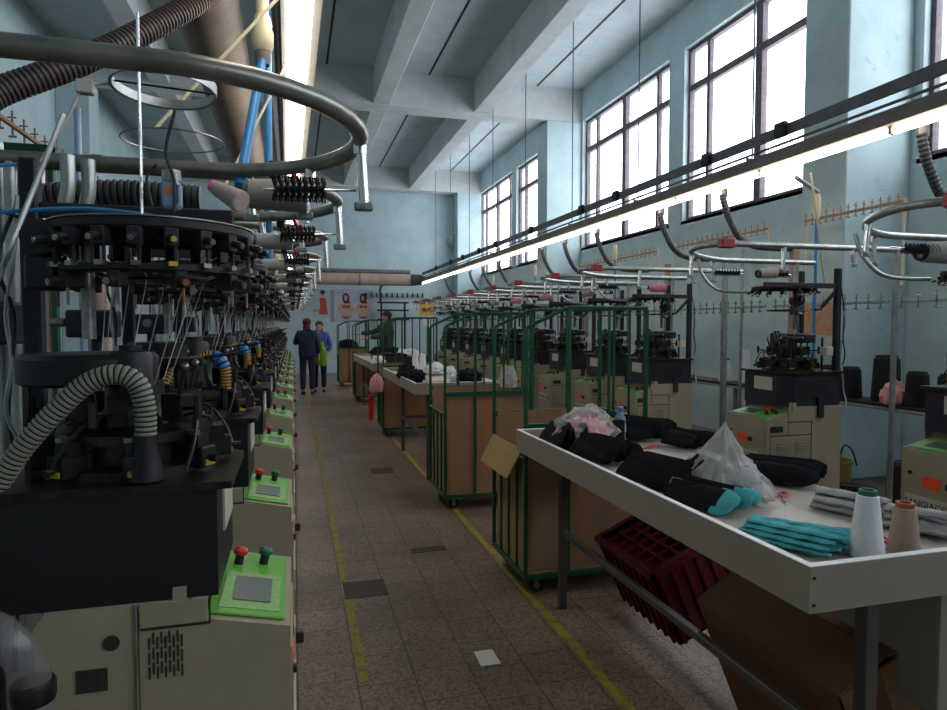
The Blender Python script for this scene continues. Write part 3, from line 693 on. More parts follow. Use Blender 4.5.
# black socks bundles
def fanpile(p,a,n,L,w,label,group,m='sockb',tip=None,lay=2):
    first=None
    r=random.Random(n+int(p[0]*1000))
    for l in range(lay):
      for k in range(n-2*l):
        o=sock(m,L*1.3,w,.009,False,tip) if first is None else first.copy()
        if first is None: first=o
        else: col.objects.link(o)
        u=(k+l)*.026; tl=r.uniform(.5,1.45)
        o.location=(p[0]+r.uniform(-.012,.012)+u*math.cos(a+PI/2)+l*.02*math.cos(a),p[1]+u*math.sin(a+PI/2)+l*.02*math.sin(a),zt+w*math.sin(tl)*.9+.004+l*.018+r.uniform(0,.012))
        o.rotation_euler=(tl,.03-.06*r.random(),a+r.uniform(-.22,.22)+.05*k)
        tag(o,label,'sock',group)
fanpile((1.24,2.76,0),-1.45,6,.30,.045,'black sock in the bundle just in front of the pink-filled bag','black socks before the pink-filled bag')
fanpile((1.24,2.30,0),-1.40,6,.36,.045,'black sock in the bundle between table rim and milky bag','black socks beside the milky bag')
fanpile((1.245,1.97,0),-1.42,5,.27,.035,'black sock with teal heel and toe next to the rim','black and teal socks at the rim','sockb','teal')
fanpile((1.25,3.10,0),-1.65,5,.30,.06,'black sock propped up at the far table corner','black socks at the far corner')
fanpile((1.68,3.24,0),-1.25,6,.30,.045,'black sock heaped along the back edge behind the water bottle','black socks behind the bottle')
fanpile((1.80,2.90,0),-1.35,5,.22,.035,'black sock at the right end of the back heap','black socks right end of the back heap')
fanpile((1.66,2.18,0),-1.05,7,.30,.035,'black sock in the flat heap beside the red-handled snips','black socks by the red snips')
# bags
def blob(c,s,seed,m,name,n=18,amp=.18,f=6,peak=None,label=None,cat='bag'):
    vs=[];fs=[];mm=2*n; sv=Vector((seed*3.1,seed*1.7,seed))
    for i in range(n+1):
        ph=PI*i/n
        for q in range(mm):
            th=2*PI*q/mm; d=Vector((math.sin(ph)*math.cos(th),math.sin(ph)*math.sin(th),-math.cos(ph)))
            k=1+amp*noise.noise(d*f*.5+sv)+amp*.5*abs(noise.noise(d*f*1.7+sv))
            p=Vector((d.x*s[0]*k,d.y*s[1]*k,d.z*s[2]*k))
            if peak and d.z>0:
                h=d.z; p=Vector((p.x*(1-h)**.8+peak[0]*h, p.y*(1-h)**.8+peak[1]*h, peak[2]*h**1.3+p.z*.15))
            if p.z<-s[2]*.55: p.z=-s[2]*.55
            vs.append(p+Vector((0,0,s[2]*.55)))
    for i in range(n):
        for q in range(mm): fs.append((i*mm+q,i*mm+(q+1)%mm,(i+1)*mm+(q+1)%mm,(i+1)*mm+q))
    g=MB(); g.add(vs,fs,True); o=g.build(name,m,loc=c)
    if label: tag(o,label,cat)
    return o
e=empty('plastic_bag',(1.45,1.98,zt),0,'peaked milky plastic bag holding grey and black socks, mid table','bag')
o=blob((0,0,0),(.15,.18,.10),3,'bagm','bag_film',28,.35,9,peak=(.03,.0,.20)); o.parent=e
for (x,y,m,s_) in ((-.03,.03,'sockb',5),(.03,-.05,'sockg',8)):
    q=blob((x,y,.008),(.085,.10,.08),s_,m,'bagged_socks',12,.3,8); q.parent=e
e=empty('plastic_bag',(1.38,2.93,zt),0,'clear plastic bag of pink scraps at the far end of the near table','bag')
o=blob((0,0,0),(.15,.13,.125),5,'bag','bag_film',26,.28,6); o.parent=e
q=blob((0,0,.006),(.13,.11,.085),9,'pinkscrap' if False else 'pinkc','pink_scraps',16,.5,16); q.parent=e
e=empty('water_bottle',(1.62,3.02,zt),0,'clear plastic water bottle with blue cap standing at the far table edge','bottle')
g=MB(); g.lathe([(.028,0),(.031,.006),(.031,.03),(.029,.034),(.031,.04),(.031,.075),(.029,.08),(.031,.086),(.031,.115),(.027,.135),(.014,.155),(.013,.165)],n=24); g.build('bottle_body','bottle',e)
g=MB(); g.lathe([(.016,.163),(.016,.185),(.014,.187),(.001,.187)],n=20); g.build('cap','blue',e)
g=MB(); g.lathe([(.0315,.06),(.0315,.10)],n=24); g.build('bottle_label','motor',e)
o=MB().bb(-.03,-.025,0,.03,.025,.14,.003).build('black_box','sockb',loc=(1.54,2.90,zt)); tag(o,'upright black box just left of the water bottle','box')
def snips(p,rz,label):
    e=empty('thread_snips',p,rz,label,'scissors','red-handled thread snips')
    for s_ in (1,-1):
        g=MB(); g.tube(smoothpath([(0,0,.006),(.03,s_*.012,.007),(.06,s_*.014,.007),(.085,s_*.005,.006),(.08,s_*-.002,.006)],5),.0042,6); g.build('handle','scred',e)
        g=MB(); g.prism([(-.05,s_*.002),(0,s_*.007),(.01,0),(-.05,0)],.004,.007,'z'); g.build('blade','steel',e)
    return e
snips((1.56,1.88,zt),-2.0+PI,'red-handled thread snips between the milky bag and teal socks')
snips((1.64,1.87,zt),.9,'red-handled thread snips closest to the flat black sock heap')
snips((1.58,1.40,zt),1.3,'red and white snips half hidden between the white and tan cones')
snips((1.66,2.83,zt),.3,'red snips lying near the foot of the water bottle')
o=MB().tube(smoothpath([(0,0,.003),(.05,.02,.003),(.09,-.01,.003),(.14,.01,.003)],5),.0018,5).build('red_yarn','scred',loc=(1.36,2.62,zt)); tag(o,'short red yarn end poking out of the black bundle','yarn end')
place_cone(cw,(1.448,1.352,zt),(0,0,1),'tall white yarn cone with dark green tip standing on the near table','yarn cones on the tables')
place_cone(ct,(1.565,1.345,zt),(0,0,1),'tan yarn cone standing right of the white one on the near table','yarn cones on the tables')
# table 2 contents
for k,(x,y) in enumerate(((1.22,7.25),(1.26,6.95))):
    o=blob((x,y,zt),(.10,.22,.10-.02*k),51+k,'sockb','sock_heap',16,.45,9); tag(o,['black sock heap against the left rim of the middle packing table','lower black sock heap next to the left rim, middle table'][k],'socks')
cw2=cone('yarn_cone','white',.23,.048,.036,'white')
place_cone(cw2,(1.54,8.45,zt),(0,0,1),'white yarn cone, left of the pair on the middle packing table','yarn cones on the tables')
place_cone(cw2,(1.55,8.0,zt),(0,0,1),'white yarn cone, right of the pair on the middle packing table','yarn cones on the tables')
place_cone(cb,(1.41,8.25,zt),(0,0,1),'black yarn cone behind the black heap on the middle packing table','yarn cones on the tables')
for (x,y,sx,sy,sz,m,nm,lb) in ((1.45,6.75,.14,.2,.03,'cream','folded_cloth','flat cream cloth stack on the middle packing table'),(1.68,7.85,.12,.2,.09,'sockw','sock_heap','heap of white socks on the middle packing table'),(1.64,6.9,.07,.10,.10,'sockw','folded_cloth','small upright white cloth behind the cage bar, middle packing table')):
    o=blob((x,y,zt),(sx,sy,sz),x*7,m,nm,14,.3,7); tag(o,lb,'cloth')
o=blob((1.85,6.9,zt),(.15,.16,.08),4,'sockb','sock_heap',14,.45,9); tag(o,'black sock heap at the right end of the middle packing table','socks')
o=blob((1.84,5.5,.996),(.07,.12,.12),6,'bagm','plastic_bag',14,.3,8); tag(o,'grey plastic bag bulging behind the near cage cart top bar','bag')
# table 3 contents
e=empty('sock_tray',(1.45,10.3,zt),0,'long dark tray of packed socks on the farthest packing table','tray')
MB().bb(-.25,-.45,0,.55,.3,.13,.01).build('tray_body','black',e); 
for k in range(8): MB().bb(-.23+k*.095,-.42,.13,-.15+k*.095,.25,.15+.01*(k%3),.008).build('packed_socks','sockb' if k<5 else 'sockw',e)
o=blob((1.25,9.95,zt),(.11,.16,.09),2,'sockw','sock_heap',14,.4,8); tag(o,'crumpled white and red rags at the left corner of the farthest table','rags')
o=blob((1.6,11.9,zt),(.25,.25,.14),12,'sockb','sock_heap',14,.4,8); tag(o,'dark sock heap in front of the standing man on the farthest table','socks')
o=blob((1.9,11.2,zt),(.2,.2,.12),13,'sockw','sock_heap',14,.4,8); tag(o,'white sock heap next to the dark tray on the farthest table','socks')
# ------------------------------------------------------------------ cage carts
def cart(W=.75,D=.6):
    e=empty('cage_cart')
    def bar(n_,x0,y0,z0,x1,y1,z1): return MB().bb(x0,y0,z0,x1,y1,z1,.003).build(n_,'gpaint',e)
    t=.011
    g=MB()
    g.bb(-t,-t,.10,W+t,t,.13,.003); g.bb(-t,D-t,.10,W+t,D+t,.13,.003); g.bb(-t,t,.10,t,D-t,.13,.003); g.bb(W-t,t,.10,W+t,D-t,.13,.003); g.build('base_frame','gpaint',e)
    MB().box(t,t,.125,W-t,D-t,.135).build('base_board','card2',e)
    for x in (.07,W-.07):
        for y in (.07,D-.07):
            g=MB(); g.cyl((x+.02,y-.013,.042),(x+.02,y+.013,.042),.042,n=18); g.mi=1; g.cyl((x+.02,y-.016,.042),(x+.02,y+.016,.042),.02,n=12); g.box(x-.015,y-.022,.08,x+.03,y-.016,.10) ; g.prism([(x-.01,.10),(x+.03,.10),(x+.026,.035),(x+.012,.035)],y-.022,y-.017); g.prism([(x-.01,.10),(x+.03,.10),(x+.026,.035),(x+.012,.035)],y+.017,y+.022)
            g.build('caster',['rubber','steel'],e)
    for y in (0,D):
        bar('upright',-t,y-t,.13,t,y+t,1.53)
        bar('upright',W-t,y-t,.13,W+t,y+t,1.64)
        bar('upright',.26-t,y-t*.8,.13,.26+t,y+t*.8,1.64)
        bar('upright',.51-t*.7,y-t*.7,.97,.51+t*.7,y+t*.7,1.64)
        MB().tube([(0,y,1.525),(.02,y,1.545),(.24,y,1.645),(.28,y,1.65),(W,y,1.65)],.011,8).build('top_rail','gpaint',e)
        bar('cross_bar',-t,y-t*1.1,.955,W+t,y+t*1.1,.995)
    bar('top_rail',W-t,0,1.64,W+t,D,1.66); bar('cross_bar',W-t,t,.955,W+t,D-t,.995)
    for k in (1,2): bar('upright',W-t*.7,D*k/3-t*.7,.13,W+t*.7,D*k/3+t*.7,1.64)
    g=MB(); g.bb(-t,t,.80,t,D-t,.82,.003); g.build('gate_rail','gpaint',e)
    for k in (1,2,3): bar('gate_bar',-t*.7,D*k/4-t*.7,.13,t*.7,D*k/4+t*.7,.80)
    lin=MB(); a=.018
    lin.box(a,a,.14,W-a,a+.006,.945); lin.box(a,D-a-.006,.14,W-a,D-a,.99); lin.box(W-a-.006,a,.14,W-a,D-a,.95)
    lin.build('cardboard_liner','card',e)
    MB().box(a,a,.14,a+.006,D-a,.78).build('cardboard_liner','card2',e)
    g=MB(); g.box(.33,a-.0015,.3,.40,a-.0002,.94); g.build('tape_strip','tape',e)
    g=MB(); g.tube([(.2,a-.001,.3),(.24,a-.001,.42),(.30,a-.001,.50)],.004,4); g.build('torn_crease','tape',e)
    return e
c0=cart()
CC=[(1.25,3.42,'green cage cart with cardboard liner wedged behind the near packing table'),(1.20,5.23,'tall green cage cart lined with cardboard standing free mid aisle'),
    (1.18,8.93,'green cage cart with cardboard liner at the back end of the middle table'),(1.18,13.1,'green cage cart before the standing man at the end of the farthest table'),(1.08,16.6,'small far cage cart heaped with black socks near the posters')]
for i,(x,y,l) in enumerate(CC):
    o=c0 if i==0 else copy_tree(c0); o.location=(x,y,0)
    tag(o,l,'cage cart','green cage carts')
# folded flap over the gate of the first cart
g=MB(Matrix.Translation((.0,.30,.80))@Matrix.Rotation(.5,4,'Y')); g.box(-.004,-.27,-.17,.004,.27,.02)
o=g.build('cardboard_flap','card2',None); o.parent=[x for x in bpy.data.objects if x.get('label')==CC[0][2]][0]; o.location=(-.02,0,.03)
o=blob((1.33,16.8,.99),(.22,.25,.12),21,'sockb','sock_heap',14,.4,8); tag(o,'black socks heaped over the small far cage cart','socks')
o=blob((1.07,8.84,.64),(.09,.08,.15),22,'pinkc','cloth_bundle',14,.3,6); tag(o,'pink cloth bundle hanging in front of the middle cage cart','cloth')
o=MB().lathe([(.04,0),(.045,.2),(.05,.40),(.03,.42)],(0,0,0),14).build('red_bin','scred',loc=(1.2,10.6,0)); tag(o,'narrow red bin on the floor under the pink cloth bundle','bin')
# ------------------------------------------------------------------ light rows
def light_row(x,y0,y1,z,tm,label,n_,slope=0,w=.05):
    e=empty('light_row',(x,y0,z),0,label,'ceiling light')
    sk=lambda y:slope*(y)
    L=y1-y0
    pr=[(-.07,.03),(.09,.03),(.09,.10),(-.07,.10)]
    g=MB(); g.add([(a+sk(0),0,b) for a,b in pr]+[(a+sk(L),L,b) for a,b in pr],[(0,1,2,3),(7,6,5,4),(0,4,5,1),(1,5,6,2),(2,6,7,3),(3,7,4,0)]); g.build('trunking','trunk',e)
    step=L/n_
    for k in range(n_):
        a=k*step+.02; b=(k+1)*step-.02
        g=MB(); g.tube([(sk(a),a,0),(sk(b),b,0)],w/2,10); g.build('fluorescent_tube',tm,e)
        g=MB(); g.bb(sk(a)-.02,a-.035,-.02,sk(a)+.02,a-.005,.04,.003); g.build('lamp_holder','cap',e)
    return e
light_row(3.80,2.2,19.6,2.82,'tube','long row of glowing fluorescent tubes hung above the right machines',14)
lr=light_row(.05,1.2,18.5,2.80,'tubeL','bright fluorescent tube row hung above the left machines',13,slope=-.009,w=.105)
# right overhead duct, trays, rods, hoses
e=empty('suction_duct',(3.92,2.0,2.92),0,'long dusty suction duct running above the right tube row','duct')
g=MB(); g.bb(-.03,0,0,.10,17.6,.09,.01); g.build('duct_body','trunk',e)
for i,y in enumerate((3.3,5.3,6.38,7.93,9.0,9.9,12.2,13.3,14.4,16.8)):
    g=MB(); g.cyl((-.02,y-2,0),(-.02,y-2,-.17),.03,n=12); g.build('branch_stub','trunk',e)
e=empty('cable_tray',(3.9,1.5,3.14),0,'flat grey cable tray with black sockets above the right suction duct','cable tray')
MB().bb(-.012,0,-.04,.012,18.6,.05,.003).build('tray_body','tray',e)
for y in (4.55,5.55,7.4,8.4,10.4,12.4,13.6,15.0,16.2,18.0): MB().bb(-.05,y-1.5-.06,-.05,.0,y-1.5+.06,.07,.008).build('socket_box','black',e)
tag(MB().cyl((0,0,0),(0,18.4,0),.012,n=8).build('conduit','tray',loc=(3.92,1.5,3.05)),'thin round conduit running just under the grey cable tray','conduit')
rod0=None
for i,y in enumerate((3.1,5.0,7.0,8.9,10.9,12.85,14.7,16.6,18.4)):
    if rod0 is None:
        rod0=empty('hanger_rod'); MB().cyl((0,0,0),(0,0,3.45),.008,n=8).build('rod','bluerod',rod0)
        MB().bb(-.06,-.01,-.03,.04,.01,-.005,.003).build('bracket','bluerod',rod0); MB().box(-.012,-.05,3.4,.012,.05,3.445).build('ceiling_plate','bluerod',rod0) if False else None
        o=rod0
    else: o=copy_tree(rod0)
    o.location=(3.96,y,3.04 if True else 0)
    tag(o,'blue hanger rod above the right tube row, %s from the front'%ordw[i],'hanger rod','hanger rods over the right row')
hp=None
for i,y in enumerate((3.3,5.3,6.38,7.93,9.0,9.9,12.2,13.3,14.4,16.8)):
    if hp is None:
        g=MB(); ribbed(g,[(-.02,0,.05),(0,0,-.03),(.05,.0,-.16),(.17,.0,-.34),(.36,.0,-.42),(.75,.0,-.43)],.032,pitch=.03,amp=.04,n=12); o=hp=g.build('suction_hose','hose')
    else: o=hp.copy(); col.objects.link(o)
    o.location=(3.90,y,2.72); tag(o,'thick grey hose looping from duct to creel, %s from the front on the right'%ordw[i],'hose','suction hoses on the right row')
bp=None
for i,(y) in enumerate((4.6,8.2,11.3,13.9)):
    if bp is None:
        bp=empty('drop_pipe'); MB().cyl((0,0,.02),(0,0,2.55),.013,n=10).build('pipe','blue',bp); MB().lathe([(.018,2.45),(.03,2.5),(.03,2.62),(.02,2.66)],n=14).build('collar','beigepipe',bp); o=bp
    else: o=copy_tree(bp)
    o.location=(4.30,y,0) ; tag(o,['blue drop pipe with cream collar behind the whole beige machine','blue drop pipe behind the fourth and fifth right machines','thin blue drop pipe beyond the cage uprights','blue drop pipe nearest the far wall'][i],'pipe','blue drop pipes')
# short grey pipe from pilaster
g=MB(); g.tube([(3.86,4.35,2.72),(4.3,4.6,2.68)],.018,10); o=g.build('branch_pipe','galv'); tag(o,'short grey pipe joining the tube row to the blue drop pipe','pipe')
g=MB(); g.tube(smoothpath([(3.95,4.3,2.75),(4.05,4.35,2.5),(4.2,4.45,2.2),(4.35,4.55,1.9)],5),.008,6); o=g.build('hanging_cord','beigepipe'); tag(o,'slanting cream cord hanging near the whole beige machine','cord')
# far wall pipe and vent
e=empty('ventilation_pipe',(1.0,19.9,2.93),0,'fat dusty pink pipe running across below the far wall ceiling','pipe')
MB().cyl((-2.2,0,0),(2.55,0,0),.18,n=28).build('pipe_run','tan_pipe',e)
MB().lathe([(.18,0),(.19,.0),(.19,.04),(.18,.04)],(0,0,0),28,T=Matrix.Translation((.9,0,0))@Matrix.Rotation(PI/2,4,'Y')).build('joint_band','trunk',e)
g=MB(); g.tube([(2.5,0,0),(2.75,-.2,.0),(2.88,-.5,-.02)],[.18,.16,.08],20); g.build('reducer','tray',e)
tag(MB().cyl((0,0,0),(4.6,0,0),.07,n=12).build('conduit','trunk',loc=(-.9,21.25,3.28)),'thin grey conduit on the far wall above the fat pink pipe','conduit')
e=empty('wall_fan',(5.22,21.4,4.33),0,'round white vent cowl high on the far wall','vent'); MB().lathe([(.24,0),(.24,.10),(.19,.14),(.001,.15)],(0,0,0),28,T=Matrix.Rotation(PI/2,4,'X')).build('cowl','galv',e); MB().lathe([(.27,0),(.27,.03),(.24,.03)],(0,0,0),28,T=Matrix.Rotation(PI/2,4,'X')).build('flange','wall',e)
# ------------------------------------------------------------------ left overhead
e=empty('suction_duct',(-.36,1.6,2.98),0,'fat dusty brown suction duct above the left machines','duct')
MB().cyl((0,0,0),(0,18.3,0),.145,n=24).build('duct_body','brownduct',e)
for y in (.95,4.4,8.0,11.0): MB().lathe([(.147,0),(.152,.01),(.152,.04),(.147,.05)],n=24,T=Matrix.Translation((0,y,0))@Matrix.Rotation(-PI/2,4,'X')).build('joint_band','brownduct',e)
g=MB(); g.cyl((-.02,1.1,-.10),(-.02,1.08,-.20),.035,.03,n=14); g.mi=1; g.ball((-.02,1.08,-.21),.028,6,k=(1,1,.7)); g.build('tied_stub',['brownduct','hose'],e)
e=empty('drop_pipe',(-.10,2.6,2.45),0,'cream pipe with collar and blue hose hanging above the near left creel','pipe')
MB().cyl((0,0,.22),(0,.0,1.8),.024,n=14).build('upper_pipe','beigepipe',e); MB().lathe([(.03,.12),(.04,.14),(.04,.19),(.034,.2),(.036,.22),(.028,.25)],n=20).build('collar','beigepipe',e)
MB().lathe([(.025,.07),(.03,.09),(.028,.13)],n=14).build('clamp','brownduct',e)
MB().cyl((0,0,.1),(-.06,-.40,-.46),.016,n=12).build('blue_hose','blue',e)
o=MB().cyl((-.10,3.2,3.0),(-.108,3.2,1.86),.018,n=12).build('drop_pipe','blue'); tag(o,'straight blue pipe seen through the second left creel','pipe')
for i,(x,m,r) in enumerate(((.0,'trunk',.018),(-.05,'trunk',.012),(.02,'wire',.006))):
    o=MB().cyl((x-.06,1.9,3.02-.05*i),(x-.13,18.5,3.02-.05*i),r,n=8).build('conduit' if i<2 else 'overhead_cable',m); tag(o,['thicker grey conduit beside the left tube row','thinner grey conduit beside the left tube row','thin black cable running alongside the left tube row'][i],'conduit' if i<2 else 'cable')
g=MB(); ribbed(g,[(-.95,2.15,2.10),(-.884,2.2,2.157),(-.826,2.25,2.236),(-.641,2.35,2.38),(-.464,2.5,2.571),(-.30,2.7,2.80),(-.26,2.9,3.0)],.042,pitch=.016,amp=.05,n=14,groove=1); o=g.build('corrugated_hose',['hose','black']); tag(o,'thick dark corrugated hose slanting across the upper left corner','hose')
o.data.materials[0]=mat('brown_black_corrugated',(.075,.055,.05),.5)
e=empty('ring_lamp',(-.322,1.9,2.18),0,'round metal ring lamp tilted above the nearest left creel','lamp')
e.rotation_euler=(-.06,.02,0)
g=MB(); g.lathe([(.122,-.012),(.13,-.014),(.13,.014),(.122,.012),(.122,-.012)],n=48); g.build('band','galv',e)
g=MB(); g.tube([(-.128,0,-.01),(-.17,-.02,-.025)],.004,6); g.bb(-.20,-.03,-.05,-.16,-.005,-.015,.003); g.tube(smoothpath([(-.19,-.02,-.04),(-.22,-.02,-.12),(-.26,-.02,-.2),(-.3,-.02,-.28)],5),.004,6); g.build('connector_cable','wwire',e)
g=MB(); g.tube([(-.12,0,0),(.12,.02,0)],.003,5); g.build('spoke','dark',e)
for i,(p,q) in enumerate((((-.40,2.2,2.15),(.02,2.4,2.75)),((-.30,3.0,2.1),(.0,3.2,2.8)),((-.5,1.7,2.03),(-.62,1.6,1.6)))):
    o=MB().cyl(p,q,.006,n=6).build('stay_rod','beigepipe' if i<2 else 'galv'); tag(o,['slanting cream stay rod nearest the ring lamp','slanting cream stay rod beside the blue pipe','slanting grey stay rod under the near left creel'][i],'rod')
# vertical pipes at the left back
for i,(x,y,z0,z1,r,m) in enumerate(((-.86,2.3,0,2.1,.02,'galv'),(-.80,2.45,0,2.08,.02,'galv'),(-.98,2.9,0,2.2,.02,'chrome'),(-.80,3.1,0,1.75,.045,'tan_pipe'),(-1.0,3.6,0,2.6,.016,'motor'))):
    o=MB().cyl((x,y,z0),(x,y,z1),r,n=12).build('vertical_pipe',m); tag(o,['galvanised upright just behind the nearest left machine','galvanised upright, second behind the left machines','shiny upright behind the left machines','fat cream pink upright behind the left machines','thin pale blue upright behind the left machines'][i],'pipe','uprights behind the left row')
g=MB(); ribbed(g,[(-1.5,2.5,1.72),(-1.0,2.45,1.86),(-.8,2.4,1.95),(-.55,2.4,1.985),(-.3,2.4,1.98)],.045,pitch=.02,amp=.05,n=12,groove=1); o=g.build('corrugated_hose',['hose','black']); tag(o,'dark corrugated hose passing behind the blue feeder motor','hose')
for i,(x,y) in enumerate(((-.60,2.06),(-.56,2.10))):
    o=MB().tube(smoothpath([(x,y,2.02),(x+.0,y,1.93),(x-.02,y,1.85),(x-.05,y,1.76)],6),.019,10).build('bent_conduit','galv'); tag(o,['bent silver conduit dropping from the nearest left creel, outer one','bent silver conduit dropping from the nearest left creel, inner one'][i],'conduit')
# big translucent elbow
e=empty('elbow_hose',(-.47,1.24,.96),0,'translucent plastic elbow hose at the lower left edge','hose')
g=MB(); g.tube(smoothpath([(-.30,0,.10),(-.12,0,.11),(-.02,0,.08),(.03,0,.0),(.035,0,-.12),(.035,0,-.3)],6),.029,16); g.build('clear_elbow','elbow',e)
g=MB(); g.lathe([(.032,-.05),(.034,-.045),(.034,-.02),(.032,-.015)],(.035,0,0),18); g.build('hose_clamp','dark',e)
g=MB(); g.tube([(.035,0,-.3),(.035,0,-.96)],.031,14); g.build('lower_hose','hose',e)
# dark tray bracket boxes behind left machines
mb0=None
for i,y in enumerate((1.95,2.95,4.0,5.1)):
    if mb0 is None:
        mb0=empty('gear_motor'); MB().bb(-.09,-.05,-.06,.09,.05,.05,.008).build('motor_case','navybox',mb0); g=MB(); g.cyl((0,-.05,0),(0,-.065,0),.022,n=16); g.cyl((0,-.065,0),(0,-.07,0),.012,n=12); g.cyl((-.1,-.02,.0),(-.17,-.02,.0),.018,n=12); g.build('shaft_boss','steel',mb0)
        g=MB(); g.cyl((0,.03,-.06),(0,.03,-1.5),.02,n=10); g.build('stand','post',mb0); o=mb0
    else: o=copy_tree(mb0)
    o.location=(-.78,y,1.56); tag(o,'blue-black gear motor on a post, %s one behind the left row'%ordw[i],'motor','gear motors behind the left row')
# wooden board rack far left
e=empty('board_rack',(-1.75,4.6,0),0,'tall brown hardboard rack with dark green frame at the left edge','rack')
MB().box(-.35,-.01,.6,.32,.01,2.6).build('board','board',e); g=MB()
g.bb(-.37,-.03,0,-.34,.02,2.65,.003); g.bb(.31,-.03,0,.34,.02,2.65,.003); g.build('upright','gpaint',e)
MB().bb(-.37,-.03,2.58,.34,.02,2.65,.003).build('top_rail','gpaint',e)
for z in (1.25,1.95): MB().bb(-.37,-.06,z,.34,-.01,z+.03,.003).build('cross_rail','wood',e)
# peg racks
def peg_rack(p,L,n_,label,m='wood',up=.07,down=.05,posts=()):
    e=empty('peg_rack',p,0,label,'peg rack','peg racks')
    MB().bb(-.012,0,-.012,.012,L,.012,.003).build('rail',m,e)
    for k in range(n_):
        y=L*(k+.5)/n_; g=MB(); g.cyl((-.02,y,-down),(-.02,y,up),.006,n=6); g.cyl((-.045,y,up*.6),(.0,y,up*.6),.005,n=5); g.cyl((-.04,y,-down),(.0,y,-down),.007,n=5); g.build('peg','pegwood' if m=='wood' else 'steel',e)
    for y,z0 in posts: MB().bb(-.01,y-.01,-z0,.01,y+.01,.03,.002).build('post','cream',e)
    return e
peg_rack((4.9,4.3,2.58),1.1,13,'wooden peg rack on posts beside the wide bright pilaster',posts=((.0,.7),(1.08,.7)))
peg_rack((4.9,5.9,2.58),1.8,18,'wooden peg rack under the second big window from the front',posts=((.0,.7),(1.78,.7)))
peg_rack((4.9,8.1,2.58),2.6,22,'longest wooden peg rack, under the middle windows',posts=((.0,.7),(2.58,.7)))
for i,(y,L,nn) in enumerate(((2.9,1.15,8),(4.1,1.3,11),(5.5,1.5,12),(7.0,2.2,14),(9.2,3.0,14))):
    peg_rack((4.55,y,1.735),L,nn,'grey pipe peg rail behind the right machines, %s from the front'%ordw[i],'galv')
peg_rack((-1.55,4.0,2.7),4.5,26,'long peg rack above the left machines','wood',up=.10)
peg_rack((-1.7,8.6,2.5),5,22,'farther peg rack above the left machines','wood')
# rack uprights and shelf on the right
for i,(y) in enumerate((2.95,4.1,5.93,6.25,7.35,8.8,10.6,12.5)):
    o=MB().cyl((0,0,0),(0,0,2.0 if i not in (2,3) else 2.35),.017,n=10).build('rack_upright','galv',loc=(4.6,y,0)); tag(o,'grey tube upright of the shelf behind the right row, %s from the front'%ordw[i],'rack upright','shelf uprights behind the right row')
e=empty('yarn_shelf',(4.75,3.2,.90),0,'long black shelf carrying yarn cones behind the right machines','shelf')
MB().bb(-.12,0,-.02,.16,6.5,.01,.004).build('shelf_board','black',e)
MB().bb(-.13,0,-.045,-.10,6.5,-.02,.004).build('front_rail','galv',e)
for y in (.4,3.0,6.2): MB().box(-.02,y-.015,-.90,.02,y+.015,-.02).build('leg','galv',e)
SH=[(cw,4.75,6.38,1.25,'short white cone on the black shelf, left of the taller one'),(cw2,4.78,6.08,1.15,'tall white cone on the black shelf beside the whole machine')]
for pr,x,y,s_,l in SH:
    o=place_cone(pr,(x,y,.912),(0,0,1),l,'yarn cones on the black shelf')
    o.scale=(1.8,1.8,1.45) if pr is cw else (1.3,1.3,1.5)
for i,(x,y,s_) in enumerate(((4.72,4.85,1.5),(4.72,4.62,1.6),(4.82,4.35,1.9),(4.72,3.98,1.5),(4.72,3.72,1.5))):
    o=place_cone(cb,(x,y,.912),(0,0,1),'fat black yarn cone on the black shelf, %s from the left'%['first','second','third and tallest','fourth','fifth'][i],'yarn cones on the black shelf'); o.scale=(s_,s_,1.35 if i!=2 else 1.9)
o=blob((4.72,4.16,.912),(.13,.10,.11),31,'pinkc','cloth_scraps',14,.35,8); tag(o,'pale pink scraps between the black cones on the shelf','cloth')
# bucket
e=empty('bucket',(4.93,4.98,0),0,'yellow plastic bucket on the floor behind the whole beige machine','bucket')
g=MB(); g.lathe([(.12,0),(.125,.01),(.15,.26),(.158,.265),(.158,.28),(.145,.28),(.12,.02),(.001,.02)],n=28); g.build('tub','yellowb',e)
MB().lathe([(.144,.20),(.001,.205)],n=24).build('contents','brown_pl',e)
g=MB(); g.tube([(0,0,.2),(.01,.0,.5)],.006,6); g.tube(smoothpath([(.05,.02,.2),(.1,.0,.4),(.2,0,.35),(.28,.02,.2)],5),.008,6); g.build('sticks','dark',e)
MB().bb(-.162,-.07,.06,-.14,.0,.24,.003).build('bucket_label','yel',e)
r=random.Random(5)
for i in range(5):
    y=3.6+i*.85; pts=[(4.6+r.uniform(-.25,.3),y+r.uniform(-.5,.5),.03+r.uniform(0,.12)) for k in range(7)]
    g=MB(); g.tube(smoothpath(pts,6),.025,8); o=g.build('floor_hose','wire'); tag(o,'black hose tangled on the floor behind the right row, %s stretch from the front'%ordw[i],'hose','hoses tangled on the floor')
o=MB().bb(-.1,-.13,0,.1,.13,.42,.02).build('waste_bin','black',loc=(4.85,4.15,0)); tag(o,'dark bin on the floor under the black shelf','bin')
